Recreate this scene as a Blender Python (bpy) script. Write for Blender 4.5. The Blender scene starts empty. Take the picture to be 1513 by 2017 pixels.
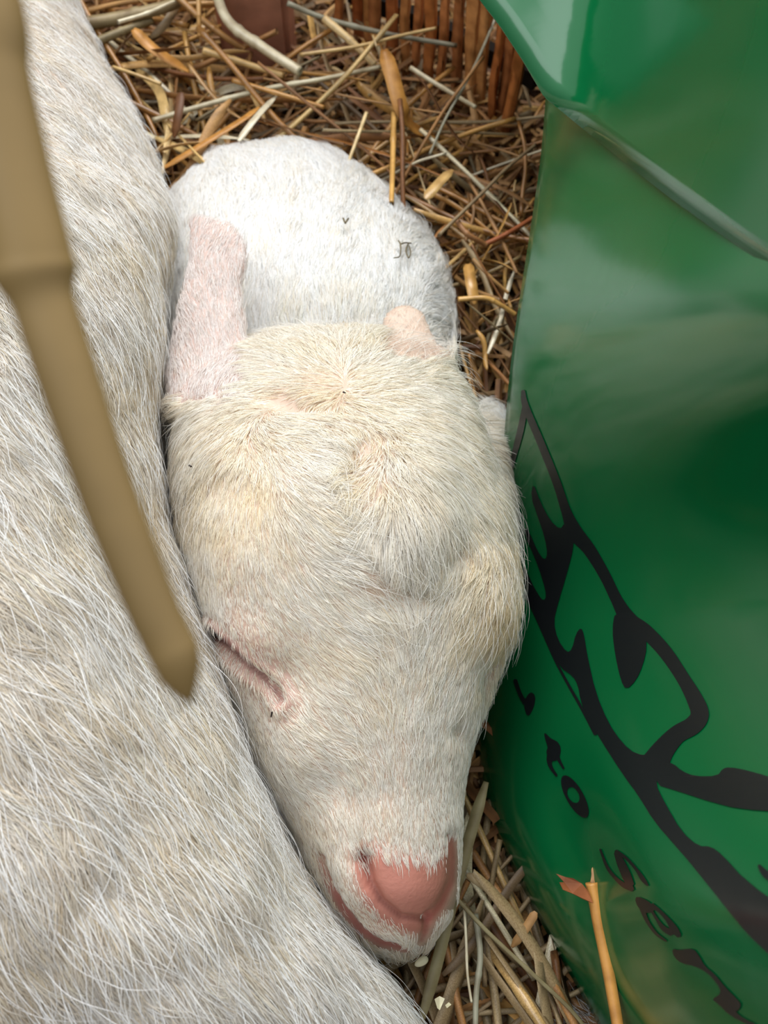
import bpy, bmesh, math, random
import numpy as np
from mathutils import Vector, Matrix
from mathutils.bvhtree import BVHTree
from mathutils.kdtree import KDTree
from mathutils.geometry import tessellate_polygon

random.seed(7)
rng = np.random.default_rng(11)
scene = bpy.context.scene
COL = scene.collection

# ------------------------------------------------------------------ camera
W, H = 1513.0, 2017.0
HALF = math.radians(25.0)
FPX = H / (2 * math.tan(HALF))
TILT = math.radians(25.0)
CAM = np.array([0.0, 0.0, 0.36])
FW = np.array([0.0, math.sin(TILT), -math.cos(TILT)])
UP = np.array([0.0, math.cos(TILT), math.sin(TILT)])
RT = np.array([1.0, 0.0, 0.0])

cam_data = bpy.data.cameras.new('camera')
cam = bpy.data.objects.new('camera', cam_data)
COL.objects.link(cam)
cam.location = CAM
cam.rotation_euler = (TILT, 0, 0)
cam_data.sensor_fit = 'VERTICAL'
cam_data.sensor_height = 24.0
cam_data.lens = 12.0 / math.tan(HALF)
cam_data.clip_start = 0.005
cam_data.clip_end = 20
cam_data.dof.use_dof = True
cam_data.dof.focus_distance = 0.283
cam_data.dof.aperture_fstop = cam_data.lens / 1.7
scene.camera = cam

# ------------------------------------------------------------------ world, lights, exposure
world = bpy.data.worlds.new('world')
scene.world = world
world.use_nodes = True
wn = world.node_tree.nodes
wn['Background'].inputs[0].default_value = (0.97, 0.985, 1.0, 1)
# sky light is strongest from above and behind the animals; dimmed from below and the front
wl_ = world.node_tree.links
_tc = wn.new('ShaderNodeTexCoord')
_dt = wn.new('ShaderNodeVectorMath'); _dt.operation = 'DOT_PRODUCT'
_dt.inputs[1].default_value = (0.10, 0.50, 0.86)
_mr = wn.new('ShaderNodeMapRange'); _mr.interpolation_type = 'SMOOTHSTEP'
_mr.inputs[1].default_value = -0.5; _mr.inputs[2].default_value = 0.9
_mr.inputs[3].default_value = 0.12; _mr.inputs[4].default_value = 1.0
wl_.new(_tc.outputs['Generated'], _dt.inputs[0]); wl_.new(_dt.outputs['Value'], _mr.inputs[0])
wl_.new(_mr.outputs[0], wn['Background'].inputs[1])


def area(name, loc, target, size, power, color):
    l = bpy.data.lights.new(name, 'AREA')
    l.shape = 'RECTANGLE'
    l.size, l.size_y = size
    l.energy = power
    l.color = color
    o = bpy.data.objects.new(name, l)
    COL.objects.link(o)
    o.location = loc
    d = Vector(target) - Vector(loc)
    o.rotation_euler = d.to_track_quat('-Z', 'Y').to_euler()
    return o


area('back_daylight', (0.05, 1.15, 1.15), (0.0, 0.14, 0.05), (0.9, 0.7), 19.0, (1.0, 0.985, 0.95))  # daylight from above and behind, its source unseen
area('ceiling_daylight', (-0.5, 0.25, 1.3), (-0.05, 0.08, 0.05), (0.7, 0.7), 4.0, (0.95, 0.98, 1.0))
scene.view_settings.view_transform = 'Standard'
scene.view_settings.look = 'None'
scene.view_settings.gamma = 1
scene.view_settings.use_curve_mapping = False
scene.view_settings.exposure = 0.16


# ------------------------------------------------------------------ helpers
def P(px, py, d):
    """point seen at image position (px, py) standing d metres in front of the lens plane"""
    return CAM + d * (FW + (px - W / 2) / FPX * RT + (H / 2 - py) / FPX * UP)


def G(px, py, z=0.0):
    """point at height z above the ground on that line of sight"""
    r = FW + (px - W / 2) / FPX * RT + (H / 2 - py) / FPX * UP
    return CAM + (z - CAM[2]) / r[2] * r


def GD(py, z=0.0):
    r = FW + (H / 2 - py) / FPX * UP
    return (z - CAM[2]) / r[2]


def project(X):
    v = X - CAM
    d = v @ FW
    return v @ RT / d * FPX + W / 2, H / 2 - v @ UP / d * FPX, d


def tagit(o, label=None, cat=None, group=None, kind=None):
    if label: o['label'] = label
    if cat: o['category'] = cat
    if group: o['group'] = group
    if kind: o['kind'] = kind
    return o


def stripe(me):
    """lengthwise fibres: one value per edge line round the stem"""
    n = len(me.vertices)
    seg = 6 if n % 6 == 0 and n % 7 and n % 8 else (7 if n % 7 == 0 and n % 8 else 8)
    r = np.random.default_rng(n)
    tab = r.uniform(0.55, 1.12, seg)
    a = me.attributes.new('fibre', 'FLOAT', 'POINT')
    a.data.foreach_set('value', tab[np.arange(n) % seg].astype(np.float32))


def mesh_obj(name, V, F, mat=None, parent=None, smooth=True):
    me = bpy.data.meshes.new(name)
    me.from_pydata([tuple(map(float, v)) for v in V], [], [tuple(map(int, f)) for f in F])
    me.update()
    if mat: me.materials.append(mat)
    if smooth:
        me.polygons.foreach_set('use_smooth', [True] * len(me.polygons))
    if 'straw' in name or 'torn' in name or name == 'slat': stripe(me)
    o = bpy.data.objects.new(name, me)
    COL.objects.link(o)
    if parent: o.parent = parent
    return o


def interp(x, tab, k):
    xs = [t[0] for t in tab]
    ys = [t[k] for t in tab]
    # smooth monotone-ish interpolation
    x = np.asarray(x, float)
    i = np.clip(np.searchsorted(xs, x) - 1, 0, len(xs) - 2)
    xs = np.array(xs, float); ys = np.array(ys, float)
    m = np.gradient(ys, xs)
    h = xs[i + 1] - xs[i]
    t = np.clip((x - xs[i]) / h, 0, 1)
    return ((2 * t**3 - 3 * t**2 + 1) * ys[i] + (t**3 - 2 * t**2 + t) * h * m[i]
            + (-2 * t**3 + 3 * t**2) * ys[i + 1] + (t**3 - t**2) * h * m[i + 1])


def loft(tab, nrow=90, nring=72, e=1.0):
    """closed body: tab rows (py, left px, right px, depth of widest line, bulge to viewer, bulge away)"""
    ys = np.linspace(tab[0][0], tab[-1][0], nrow)
    V, F = [], []
    for y in ys:
        L, R, d, h, hb = [float(interp(y, tab, k)) for k in range(1, 6)]
        c, a = (L + R) / 2, max((R - L) / 2, 1)
        for j in range(nring):
            t = 2 * math.pi * j / nring
            cs, sn = math.cos(t), math.sin(t)
            px = c + a * math.copysign(abs(cs) ** e, cs)
            dd = d - (h if sn > 0 else hb) * math.copysign(abs(sn) ** e, sn)
            V.append(P(px, y, dd))
    for i in range(nrow - 1):
        for j in range(nring):
            a0 = i * nring + j; b0 = i * nring + (j + 1) % nring
            F.append((a0, b0, b0 + nring, a0 + nring))
    V.append(np.mean(V[:nring], axis=0)); V.append(np.mean(V[(nrow - 1) * nring:nrow * nring], axis=0))
    t0, t1 = len(V) - 2, len(V) - 1
    for j in range(nring):
        F.append((t0, (j + 1) % nring, j))
        F.append((t1, (nrow - 1) * nring + j, (nrow - 1) * nring + (j + 1) % nring))
    return V, F


def merge(parts):
    V, F = [], []
    for v, f in parts:
        n = len(V)
        V += list(v)
        F += [tuple(i + n for i in q) for q in f]
    return V, F


def remesh(V, F, voxel, smooth=6):
    o = mesh_obj('tmp', V, F)
    bm = bmesh.new(); bm.from_mesh(o.data)
    bmesh.ops.recalc_face_normals(bm, faces=bm.faces)
    bm.to_mesh(o.data); bm.free()
    m = o.modifiers.new('r', 'REMESH')
    m.mode = 'VOXEL'; m.voxel_size = voxel; m.use_smooth_shade = True
    dg = bpy.context.evaluated_depsgraph_get()
    me = bpy.data.meshes.new_from_object(o.evaluated_get(dg))
    old = o.data
    bpy.data.objects.remove(o); bpy.data.meshes.remove(old)
    co = np.empty(len(me.vertices) * 3); me.vertices.foreach_get('co', co); co = co.reshape(-1, 3)
    ed = np.empty(len(me.edges) * 2, int); me.edges.foreach_get('vertices', ed); ed = ed.reshape(-1, 2)
    for _ in range(smooth):
        s = np.zeros_like(co); n = np.zeros(len(co))
        np.add.at(s, ed[:, 0], co[ed[:, 1]]); np.add.at(s, ed[:, 1], co[ed[:, 0]])
        np.add.at(n, ed[:, 0], 1); np.add.at(n, ed[:, 1], 1)
        co = co * 0.4 + 0.6 * s / np.maximum(n, 1)[:, None]
    set_co(me, co)
    return me, co


def set_co(me, co):
    me.vertices.foreach_set('co', co.ravel()); me.update()


def vnormals(me):
    n = np.empty(len(me.vertices) * 3)
    me.vertex_normals.foreach_get('vector', n)
    return n.reshape(-1, 3)


def polydist(px, py, pts):
    """distance to a polyline and the parameter 0..1 along it"""
    best = np.full(px.shape, 1e9); bt = np.zeros(px.shape)
    n = len(pts) - 1
    for i in range(n):
        ax, ay = pts[i]; bx, by = pts[i + 1]
        dx, dy = bx - ax, by - ay
        t = np.clip(((px - ax) * dx + (py - ay) * dy) / (dx * dx + dy * dy), 0, 1)
        d = np.hypot(px - ax - t * dx, py - ay - t * dy)
        m = d < best
        best[m] = d[m]; bt[m] = (i + t[m]) / n
    return best, bt


def inside(px, py, poly):
    r = np.zeros(px.shape, bool)
    n = len(poly)
    for i in range(n):
        x0, y0 = poly[i]; x1, y1 = poly[(i + 1) % n]
        c = ((y0 > py) != (y1 > py)) & (px < (x1 - x0) * (py - y0) / ((y1 - y0) or 1e-9) + x0)
        r ^= c
    return r


def gauss(px, py, x, y, sx, sy, rot=0.0):
    c, s = math.cos(rot), math.sin(rot)
    u = (px - x) * c + (py - y) * s; v = -(px - x) * s + (py - y) * c
    return np.exp(-(u / sx) ** 2 - (v / sy) ** 2)


def hashn(ix, iy, iz, s):
    with np.errstate(over='ignore'):
        h = (ix.astype(np.int64) * 73856093) ^ (iy.astype(np.int64) * 19349663) ^ (iz.astype(np.int64) * 83492791) ^ (s * 2654435)
        h = (h ^ (h >> 13)) * 1274126177
        h = h ^ (h >> 16)
    return (h & 0xffff) / 32767.5 - 1


def noise(X, scale, s=0):
    Y = X / scale
    i = np.floor(Y).astype(np.int64); f = Y - i
    f = f * f * (3 - 2 * f)
    r = 0
    for a in (0, 1):
        for b in (0, 1):
            for c in (0, 1):
                w = (f[:, 0] if a else 1 - f[:, 0]) * (f[:, 1] if b else 1 - f[:, 1]) * (f[:, 2] if c else 1 - f[:, 2])
                r = r + w * hashn(i[:, 0] + a, i[:, 1] + b, i[:, 2] + c, s)
    return r


# ------------------------------------------------------------------ materials
def new_mat(name):
    m = bpy.data.materials.new(name); m.use_nodes = True
    nt = m.node_tree
    return m, nt, nt.nodes['Principled BSDF']


def skin_mat():
    m, nt, b = new_mat('skin')
    a = nt.nodes.new('ShaderNodeAttribute'); a.attribute_name = 'skin'
    tc = nt.nodes.new('ShaderNodeTexCoord')
    n = nt.nodes.new('ShaderNodeTexNoise'); n.inputs['Scale'].default_value = 900; n.inputs['Detail'].default_value = 4
    nt.links.new(tc.outputs['Object'], n.inputs['Vector'])
    mx = nt.nodes.new('ShaderNodeMix'); mx.data_type = 'RGBA'; mx.blend_type = 'MULTIPLY'
    mx.inputs['Factor'].default_value = 0.25
    nt.links.new(a.outputs['Color'], mx.inputs['A'])
    nt.links.new(n.outputs['Color'], mx.inputs['B'])
    nt.links.new(a.outputs['Color'], b.inputs['Base Color'])
    bu = nt.nodes.new('ShaderNodeBump'); bu.inputs['Strength'].default_value = 0.35; bu.inputs['Distance'].default_value = 0.0004
    nt.links.new(n.outputs['Fac'], bu.inputs['Height'])
    nt.links.new(bu.outputs['Normal'], b.inputs['Normal'])
    b.inputs['Roughness'].default_value = 0.5
    b.inputs['Subsurface Weight'].default_value = 0.12
    b.inputs['Subsurface Radius'].default_value = (0.004, 0.0016, 0.0012)
    b.inputs['Subsurface Scale'].default_value = 0.6
    return m


def fur_mat():
    m = bpy.data.materials.new('fur'); m.use_nodes = True
    nt = m.node_tree; nt.nodes.clear()
    out = nt.nodes.new('ShaderNodeOutputMaterial')
    a = nt.nodes.new('ShaderNodeAttribute'); a.attribute_name = 'tint'
    d = nt.nodes.new('ShaderNodeBsdfDiffuse'); t = nt.nodes.new('ShaderNodeBsdfTranslucent')
    g = nt.nodes.new('ShaderNodeBsdfGlossy'); g.inputs['Roughness'].default_value = 0.45
    g.inputs['Color'].default_value = (0.9, 0.9, 0.9, 1)
    for n in (d, t): nt.links.new(a.outputs['Color'], n.inputs['Color'])
    m1 = nt.nodes.new('ShaderNodeMixShader'); m1.inputs[0].default_value = 0.28
    m2 = nt.nodes.new('ShaderNodeMixShader'); m2.inputs[0].default_value = 0.07
    nt.links.new(d.outputs[0], m1.inputs[1]); nt.links.new(t.outputs[0], m1.inputs[2])
    nt.links.new(m1.outputs[0], m2.inputs[1]); nt.links.new(g.outputs[0], m2.inputs[2])
    nt.links.new(m2.outputs[0], out.inputs[0])
    return m


def straw_mat(name, cols, rough=0.42, spec=0.5):
    """straw: base colour picked per stem, with fine lengthwise fibres"""
    m, nt, b = new_mat(name)
    oi = nt.nodes.new('ShaderNodeAttribute'); oi.attribute_name = 'pick'
    o2 = nt.nodes.new('ShaderNodeObjectInfo')
    ad = nt.nodes.new('ShaderNodeMath'); ad.operation = 'ADD'
    fr = nt.nodes.new('ShaderNodeMath'); fr.operation = 'FRACT'
    nt.links.new(oi.outputs['Fac'], ad.inputs[0]); nt.links.new(o2.outputs['Random'], ad.inputs[1])
    nt.links.new(ad.outputs[0], fr.inputs[0])
    r = nt.nodes.new('ShaderNodeValToRGB')
    r.color_ramp.interpolation = 'LINEAR'
    el = r.color_ramp.elements
    el[0].position = 0; el[0].color = (*cols[0], 1)
    el[1].position = 1; el[1].color = (*cols[-1], 1)
    for k, c in enumerate(cols[1:-1]):
        e = el.new((k + 1) / (len(cols) - 1)); e.color = (*c, 1)
    nt.links.new(fr.outputs[0], r.inputs['Fac'])
    tc = nt.nodes.new('ShaderNodeTexCoord')
    n = nt.nodes.new('ShaderNodeTexNoise'); n.inputs['Scale'].default_value = 160; n.inputs['Detail'].default_value = 5
    nt.links.new(tc.outputs['Object'], n.inputs['Vector'])
    rr = nt.nodes.new('ShaderNodeValToRGB')
    rr.color_ramp.elements[0].position = 0.3; rr.color_ramp.elements[0].color = (0.5, 0.42, 0.34, 1)
    rr.color_ramp.elements[1].position = 0.62; rr.color_ramp.elements[1].color = (1, 1, 1, 1)
    nt.links.new(n.outputs['Fac'], rr.inputs['Fac'])
    mx = nt.nodes.new('ShaderNodeMix'); mx.data_type = 'RGBA'; mx.blend_type = 'MULTIPLY'; mx.inputs['Factor'].default_value = 0.8
    nt.links.new(r.outputs['Color'], mx.inputs['A']); nt.links.new(rr.outputs['Color'], mx.inputs['B'])
    fa = nt.nodes.new('ShaderNodeAttribute'); fa.attribute_name = 'fibre'
    m2 = nt.nodes.new('ShaderNodeMix'); m2.data_type = 'RGBA'; m2.blend_type = 'MULTIPLY'; m2.inputs['Factor'].default_value = 1
    nt.links.new(mx.outputs['Result'], m2.inputs['A']); nt.links.new(fa.outputs['Fac'], m2.inputs['B'])
    nt.links.new(m2.outputs['Result'], b.inputs['Base Color'])
    b.inputs['Roughness'].default_value = rough
    b.inputs['Specular IOR Level'].default_value = spec
    return m


def plain_mat(name, c, rough=0.6, scale=60, amt=0.35, spec=0.5, bump=0.0):
    m, nt, b = new_mat(name)
    tc = nt.nodes.new('ShaderNodeTexCoord')
    n = nt.nodes.new('ShaderNodeTexNoise'); n.inputs['Scale'].default_value = scale; n.inputs['Detail'].default_value = 6
    nt.links.new(tc.outputs['Object'], n.inputs['Vector'])
    r = nt.nodes.new('ShaderNodeValToRGB')
    r.color_ramp.elements[0].position = 0.3; r.color_ramp.elements[0].color = (*[x * (1 - amt) for x in c], 1)
    r.color_ramp.elements[1].position = 0.7; r.color_ramp.elements[1].color = (*[min(1, x * (1 + amt)) for x in c], 1)
    nt.links.new(n.outputs['Fac'], r.inputs['Fac']); nt.links.new(r.outputs['Color'], b.inputs['Base Color'])
    b.inputs['Roughness'].default_value = rough; b.inputs['Specular IOR Level'].default_value = spec
    if bump:
        bu = nt.nodes.new('ShaderNodeBump'); bu.inputs['Strength'].default_value = 0.8; bu.inputs['Distance'].default_value = bump
        nt.links.new(n.outputs['Fac'], bu.inputs['Height']); nt.links.new(bu.outputs['Normal'], b.inputs['Normal'])
    return m


def sr(r, g, b):
    return tuple(((x / 255) / 12.92 if x / 255 <= 0.04045 else ((x / 255 + 0.055) / 1.055) ** 2.4) for x in (r, g, b))


M_SKIN = skin_mat()
M_FUR = fur_mat()
GOLD = [sr(232, 186, 108), sr(206, 148, 78), sr(240, 208, 142), sr(176, 118, 60), sr(226, 178, 100), sr(244, 222, 172)]
BROWN = [sr(160, 108, 62), sr(196, 144, 88), sr(120, 78, 46), sr(208, 162, 104), sr(146, 94, 54)]
DUN = [sr(150, 128, 96), sr(176, 152, 112), sr(120, 98, 72), sr(148, 134, 98), sr(190, 166, 126)]
M_GOLD = straw_mat('golden_straw', GOLD, 0.3, 0.7)
M_BROWN = straw_mat('brown_straw', BROWN, 0.5)
M_DUN = straw_mat('dull_straw', DUN, 0.5)
M_PALE = straw_mat('pale_straw', [sr(240, 228, 190), sr(245, 236, 208)], 0.28, 0.8)
M_ORANGE = straw_mat('orange_straw', [sr(212, 150, 72), sr(220, 160, 84)], 0.4)
M_GREY = straw_mat('grey_straw', [sr(160, 158, 138), sr(172, 168, 146)], 0.45)
M_OLIVE = straw_mat('olive_straw', [sr(158, 146, 106), sr(164, 152, 112)], 0.5)
M_RUST = straw_mat('rust_straw', [sr(168, 96, 56), sr(176, 106, 62)], 0.5)
M_SOIL = plain_mat('soil', sr(58, 38, 24), 0.95, 90, 0.6, 0.2, 0.004)
M_WALL = plain_mat('dark_interior', (0.012, 0.009, 0.007), 0.9, 20, 0.5, 0.2)  # near-black: shade of the interior behind the slats put into the colour
M_POST = plain_mat('red_brown_wood', sr(176, 122, 98), 0.75, 55, 0.3, 0.3, 0.0008)
M_SLAT = straw_mat('slat_wood', [sr(222, 142, 76), sr(186, 106, 56), sr(232, 166, 100), sr(160, 88, 50), sr(224, 146, 86)], 0.42)
M_FLECK = plain_mat('dry_fleck', sr(104, 92, 66), 0.7, 300, 0.4)
M_SEED = plain_mat('pale_seed', sr(222, 214, 180), 0.4, 300, 0.15)
M_DARKSEED = plain_mat('dark_speck', sr(50, 38, 34), 0.6, 300, 0.3)

m, nt, b = new_mat('green_plastic')
b.inputs['Base Color'].default_value = (0.002, 0.125, 0.036, 1)
tc = nt.nodes.new('ShaderNodeTexCoord')
n = nt.nodes.new('ShaderNodeTexNoise'); n.inputs['Scale'].default_value = 26; n.inputs['Detail'].default_value = 3
nt.links.new(tc.outputs['Object'], n.inputs['Vector'])
bu = nt.nodes.new('ShaderNodeBump'); bu.inputs['Strength'].default_value = 0.2; bu.inputs['Distance'].default_value = 0.001
nt.links.new(n.outputs['Fac'], bu.inputs['Height']); nt.links.new(bu.outputs['Normal'], b.inputs['Normal'])
b.inputs['Roughness'].default_value = 0.16
b.inputs['Specular IOR Level'].default_value = 0.62
M_GREEN = m
m, nt, b = new_mat('black_print')
b.inputs['Base Color'].default_value = (0.009, 0.011, 0.013, 1)
b.inputs['Roughness'].default_value = 0.3
M_PRINT = m

# ------------------------------------------------------------------ setting
fl = mesh_obj('floor', [(-1.2, -0.8, -0.012), (1.2, -0.8, -0.012), (1.2, 1.0, -0.012), (-1.2, 1.0, -0.012)], [(0, 1, 2, 3)], M_SOIL)
tagit(fl, kind='structure')
wl = mesh_obj('dark_backing_wall', *merge([([(-1.2, 0.62, -0.012), (1.2, 0.62, -0.012), (1.2, 0.66, -0.012), (-1.2, 0.66, -0.012),
                                     (-1.2, 0.62, 0.34), (1.2, 0.62, 0.34), (1.2, 0.66, 0.34), (-1.2, 0.66, 0.34)],
                                    [(0, 1, 5, 4), (2, 3, 7, 6), (4, 5, 6, 7), (0, 4, 7, 3), (1, 2, 6, 5), (0, 3, 2, 1)])]), M_WALL, smooth=False)
tagit(wl, kind='structure')  # backing added so the gaps behind the straw read black

# ------------------------------------------------------------------ the kid
head = [
    # py,  L,   R,    d,     h,     hb
    (655, 560, 720, 0.338, 0.006, 0.010),
    (680, 450, 850, 0.336, 0.016, 0.026),
    (730, 385, 890, 0.330, 0.026, 0.040),
    (800, 352, 925, 0.324, 0.034, 0.046),
    (900, 345, 962, 0.318, 0.041, 0.050),
    (1000, 350, 993, 0.313, 0.043, 0.050),
    (1100, 368, 1006, 0.309, 0.042, 0.048),
    (1180, 388, 1010, 0.307, 0.040, 0.046),
    (1250, 405, 1000, 0.305, 0.037, 0.044),
    (1320, 430, 980, 0.303, 0.034, 0.042),
    (1400, 458, 950, 0.301, 0.031, 0.038),
    (1480, 490, 926, 0.299, 0.028, 0.034),
    (1560, 530, 912, 0.298, 0.026, 0.030),
    (1640, 575, 909, 0.297, 0.0255, 0.027),
    (1720, 608, 906, 0.297, 0.0255, 0.025),
    (1780, 640, 896, 0.297, 0.0235, 0.022),
    (1830, 675, 872, 0.298, 0.019, 0.017),
    (1862, 715, 838, 0.299, 0.013, 0.011),
    (1880, 755, 805, 0.300, 0.005, 0.005),
]
torso = [
    (290, 530, 590, 0.424, 0.003, 0.003),
    (305, 445, 640, 0.422, 0.014, 0.014),
    (340, 395, 700, 0.419, 0.025, 0.026),
    (388, 352, 756, 0.416, 0.034, 0.033),
    (445, 325, 808, 0.412, 0.040, 0.033),
    (520, 300, 858, 0.405, 0.043, 0.032),
    (600, 300, 878, 0.398, 0.042, 0.032),
    (700, 310, 880, 0.388, 0.035, 0.032),
    (800, 340, 890, 0.374, 0.028, 0.032),
    (900, 380, 890, 0.358, 0.022, 0.030),
    (1000, 450, 850, 0.345, 0.012, 0.020),
    (1040, 600, 700, 0.342, 0.003, 0.003),
]
shoulder = [
    (806, 945, 960, 0.368, 0.002, 0.003),
    (818, 925, 976, 0.365, 0.008, 0.012),
    (836, 900, 986, 0.361, 0.014, 0.016),
    (860, 870, 992, 0.356, 0.018, 0.020),
    (940, 850, 1000, 0.346, 0.022, 0.022),
    (1040, 850, 1000, 0.336, 0.022, 0.020),
    (1120, 900, 960, 0.332, 0.004, 0.004),
]
ear_l = [
    (426, 374, 392, 0.3430, 0.0010, 0.0010),
    (436, 372, 440, 0.3425, 0.0014, 0.0010),
    (452, 372, 464, 0.3415, 0.0020, 0.0008),
    (485, 372, 486, 0.3405, 0.0030, 0.0000),
    (515, 371, 488, 0.3395, 0.0038, -0.0006),
    (560, 362, 477, 0.3375, 0.0044, -0.0010),
    (620, 350, 482, 0.3340, 0.0050, -0.0010),
    (690, 338, 488, 0.3300, 0.0058, 0.0010),
    (760, 330, 475, 0.3250, 0.0080, 0.006),
    (820, 335, 440, 0.3210, 0.0100, 0.010),
    (850, 360, 410, 0.3210, 0.004, 0.004),
]
ear_r = [
    (602, 785, 808, 0.3485, 0.0010, 0.0010),
    (611, 768, 828, 0.348, 0.0018, 0.0010),
    (630, 755, 840, 0.347, 0.0028, 0.0004),
    (660, 751, 853, 0.345, 0.0040, 0.0),
    (690, 757, 866, 0.342, 0.0052, 0.0004),
    (730, 770, 880, 0.336, 0.0080, 0.006),
    (780, 800, 870, 0.332, 0.006, 0.006),
]
parts = [loft(head, 110, 90, 0.92), loft(torso, 80, 72), loft(shoulder, 40, 40), loft(ear_l, 60, 56, 0.7), loft(ear_r, 40, 48, 0.8)]
kid_me, kco = remesh(*merge(parts), 0.00075, 4)
kn = vnormals(kid_me)
kpx, kpy, kd = project(kco)

EYE = [(412, 1243), (445, 1264), (480, 1296), (515, 1330), (540, 1357), (551, 1380)]
NOS_L = [(716, 1690), (722, 1712), (730, 1740), (752, 1775), (790, 1806), (838, 1812)]
NOS_R = [(888, 1640), (893, 1690), (891, 1735), (872, 1775), (846, 1808)]
PHIL = [(844, 1800), (838, 1835), (830, 1852)]
LIP = [(630, 1680), (648, 1735), (675, 1785), (710, 1830), (750, 1856), (800, 1866)]
PAD = [(706, 1684), (735, 1672), (790, 1690), (850, 1692), (880, 1664), (890, 1636), (897, 1680), (893, 1735), (876, 1785),
       (850, 1815), (842, 1838), (806, 1828), (765, 1806), (728, 1768), (708, 1726)]
PINKPAD = [(690, 1674), (735, 1656), (790, 1678), (850, 1680), (876, 1650), (888, 1626), (902, 1680), (899, 1745), (880, 1795),
           (852, 1830), (842, 1846), (796, 1846), (745, 1826), (712, 1782), (692, 1726)]
front = (np.einsum('ij,ij->i', kn, (CAM - kco)) / kd > 0.02) & (kd < 0.345)


def sculpt(px, py):
    h = np.zeros(px.shape)
    mm = 0.001
    # brow bulge, eyelid and socket on the left
    h += 3.4 * mm * gauss(px, py, 470, 1120, 75, 150, -0.15)
    h += 2.2 * mm * gauss(px, py, 510, 1262, 38, 75, -0.7)
    h -= 2.6 * mm * gauss(px, py, 560, 1330, 60, 60)
    d, t = polydist(px, py, EYE)
    w = 9 * (1 - 0.35 * t)
    h -= 3.6 * mm * np.exp(-(d / (11 - 6 * t)) ** 2) * (1 - 0.45 * t)
    h += 1.2 * mm * np.exp(-((d - 18) / 10) ** 2)
    h += 1.6 * mm * gauss(px, py, 470, 1345, 42, 55, -0.7)
    # forehead relief
    h += 3.0 * mm * gauss(px, py, 640, 960, 130, 110)
    h += 4.5 * mm * gauss(px, py, 815, 1010, 75, 130) / (1 + np.exp((py - 1140) / 8))
    h -= 3.5 * mm * gauss(px, py, 712, 905, 36, 60)
    h -= 3.2 * mm * gauss(px, py, 570, 795, 75, 20, 0.2)
    h += 2.0 * mm * gauss(px, py, 440, 900, 70, 60)
    h -= 1.8 * mm * gauss(px, py, 800, 1175, 60, 30)
    h += 2.5 * mm * gauss(px, py, 965, 1180, 45, 130)
    h -= 4.0 * mm * gauss(px, py, 985, 1340, 40, 60)
    h -= 1.5 * mm * gauss(px, py, 905, 1440, 14, 22)
    # bridge of the nose and cheeks
    h += 1.5 * mm * gauss(px, py, 800, 1480, 70, 180)
    h += 1.6 * mm * gauss(px, py, 590, 1480, 50, 70)
    h -= 1.6 * mm * gauss(px, py, 655, 1560, 35, 50, -0.5)
    # nose pad, nostrils, philtrum, lips
    h += 1.0 * mm * gauss(px, py, 800, 1750, 70, 50)
    h += 1.8 * mm * gauss(px, py, 690, 1740, 24, 70, -0.35)
    h += 1.2 * mm * gauss(px, py, 770, 1838, 60, 14, 0.25)
    d, t = polydist(px, py, NOS_L)
    h -= (3.0 * mm * (1 - t) ** 1.5 + 1.1 * mm) * np.exp(-(d / (8 + 6 * (1 - t) ** 2)) ** 2)
    d, t = polydist(px, py, NOS_R)
    h -= 0.9 * mm * np.exp(-(d / 12) ** 2)
    d, t = polydist(px, py, PHIL)
    h -= 1.2 * mm * np.exp(-(d / 6) ** 2)
    d, t = polydist(px, py, LIP)
    h -= 1.9 * mm * np.exp(-(d / 9) ** 2)
    return h


hgt = np.where(front, sculpt(kpx, kpy), 0)
kco = kco + kn * hgt[:, None]
# ground contact
kco[:, 2] = np.maximum(kco[:, 2], 0.0)
set_co(kid_me, kco)
kn = vnormals(kid_me)


def skin_colour(px, py, d):
    base = np.array(sr(206, 182, 164))
    c = np.tile(base, (len(px), 1))

    def blend(c, w, col):
        return c * (1 - w[:, None]) + np.array(col)[None] * w[:, None]
    hd = d < 0.35
    c[d > 0.352] = sr(240, 234, 230)
    w = (inside(px, py, PINKPAD) & hd).astype(float)
    dd, _ = polydist(px, py, PINKPAD + PINKPAD[:1])
    w = np.where(w > 0, np.clip(0.35 + dd / 22, 0, 1), np.clip(0.35 - dd / 50, 0, 1) * hd)
    c = blend(c, w, sr(196, 130, 114))
    dd, t = polydist(px, py, LIP)
    below = np.clip(1 - dd / 15, 0, 1) ** 0.7 * hd * (0.35 + 0.65 * np.clip(t * 3, 0, 1))
    c = blend(c, below, sr(188, 118, 110))
    dd, t = polydist(px, py, EYE)
    c = blend(c, np.exp(-(dd / 48) ** 2) * 0.8 * hd, sr(196, 152, 142))
    c = blend(c, np.exp(-(dd / (9 - 5 * t)) ** 2) * 0.9 * hd * (1 - 0.4 * t), sr(96, 56, 54))
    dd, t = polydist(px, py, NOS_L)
    c = blend(c, np.exp(-(dd / (6 + 5 * np.clip(1 - 3 * t, 0, 1))) ** 2) * (0.6 + 0.35 * np.clip(1 - 4 * t, 0, 1)) * hd, sr(112, 54, 48))  # shade of the nostril pit darkened into the skin colour
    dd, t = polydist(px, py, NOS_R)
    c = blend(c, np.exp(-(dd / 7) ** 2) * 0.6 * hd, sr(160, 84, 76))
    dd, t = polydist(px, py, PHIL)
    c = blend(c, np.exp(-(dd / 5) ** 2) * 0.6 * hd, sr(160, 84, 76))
    e1 = ((px < 495) & (py < 800) & (d < 0.349)).astype(float)
    c = blend(c, e1 * 0.9, sr(192, 168, 160))
    e2 = ((px > 745) & (px < 880) & (py < 720) & (d < 0.3525)).astype(float)
    c = blend(c, e2, sr(206, 184, 166))
    return c


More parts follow.
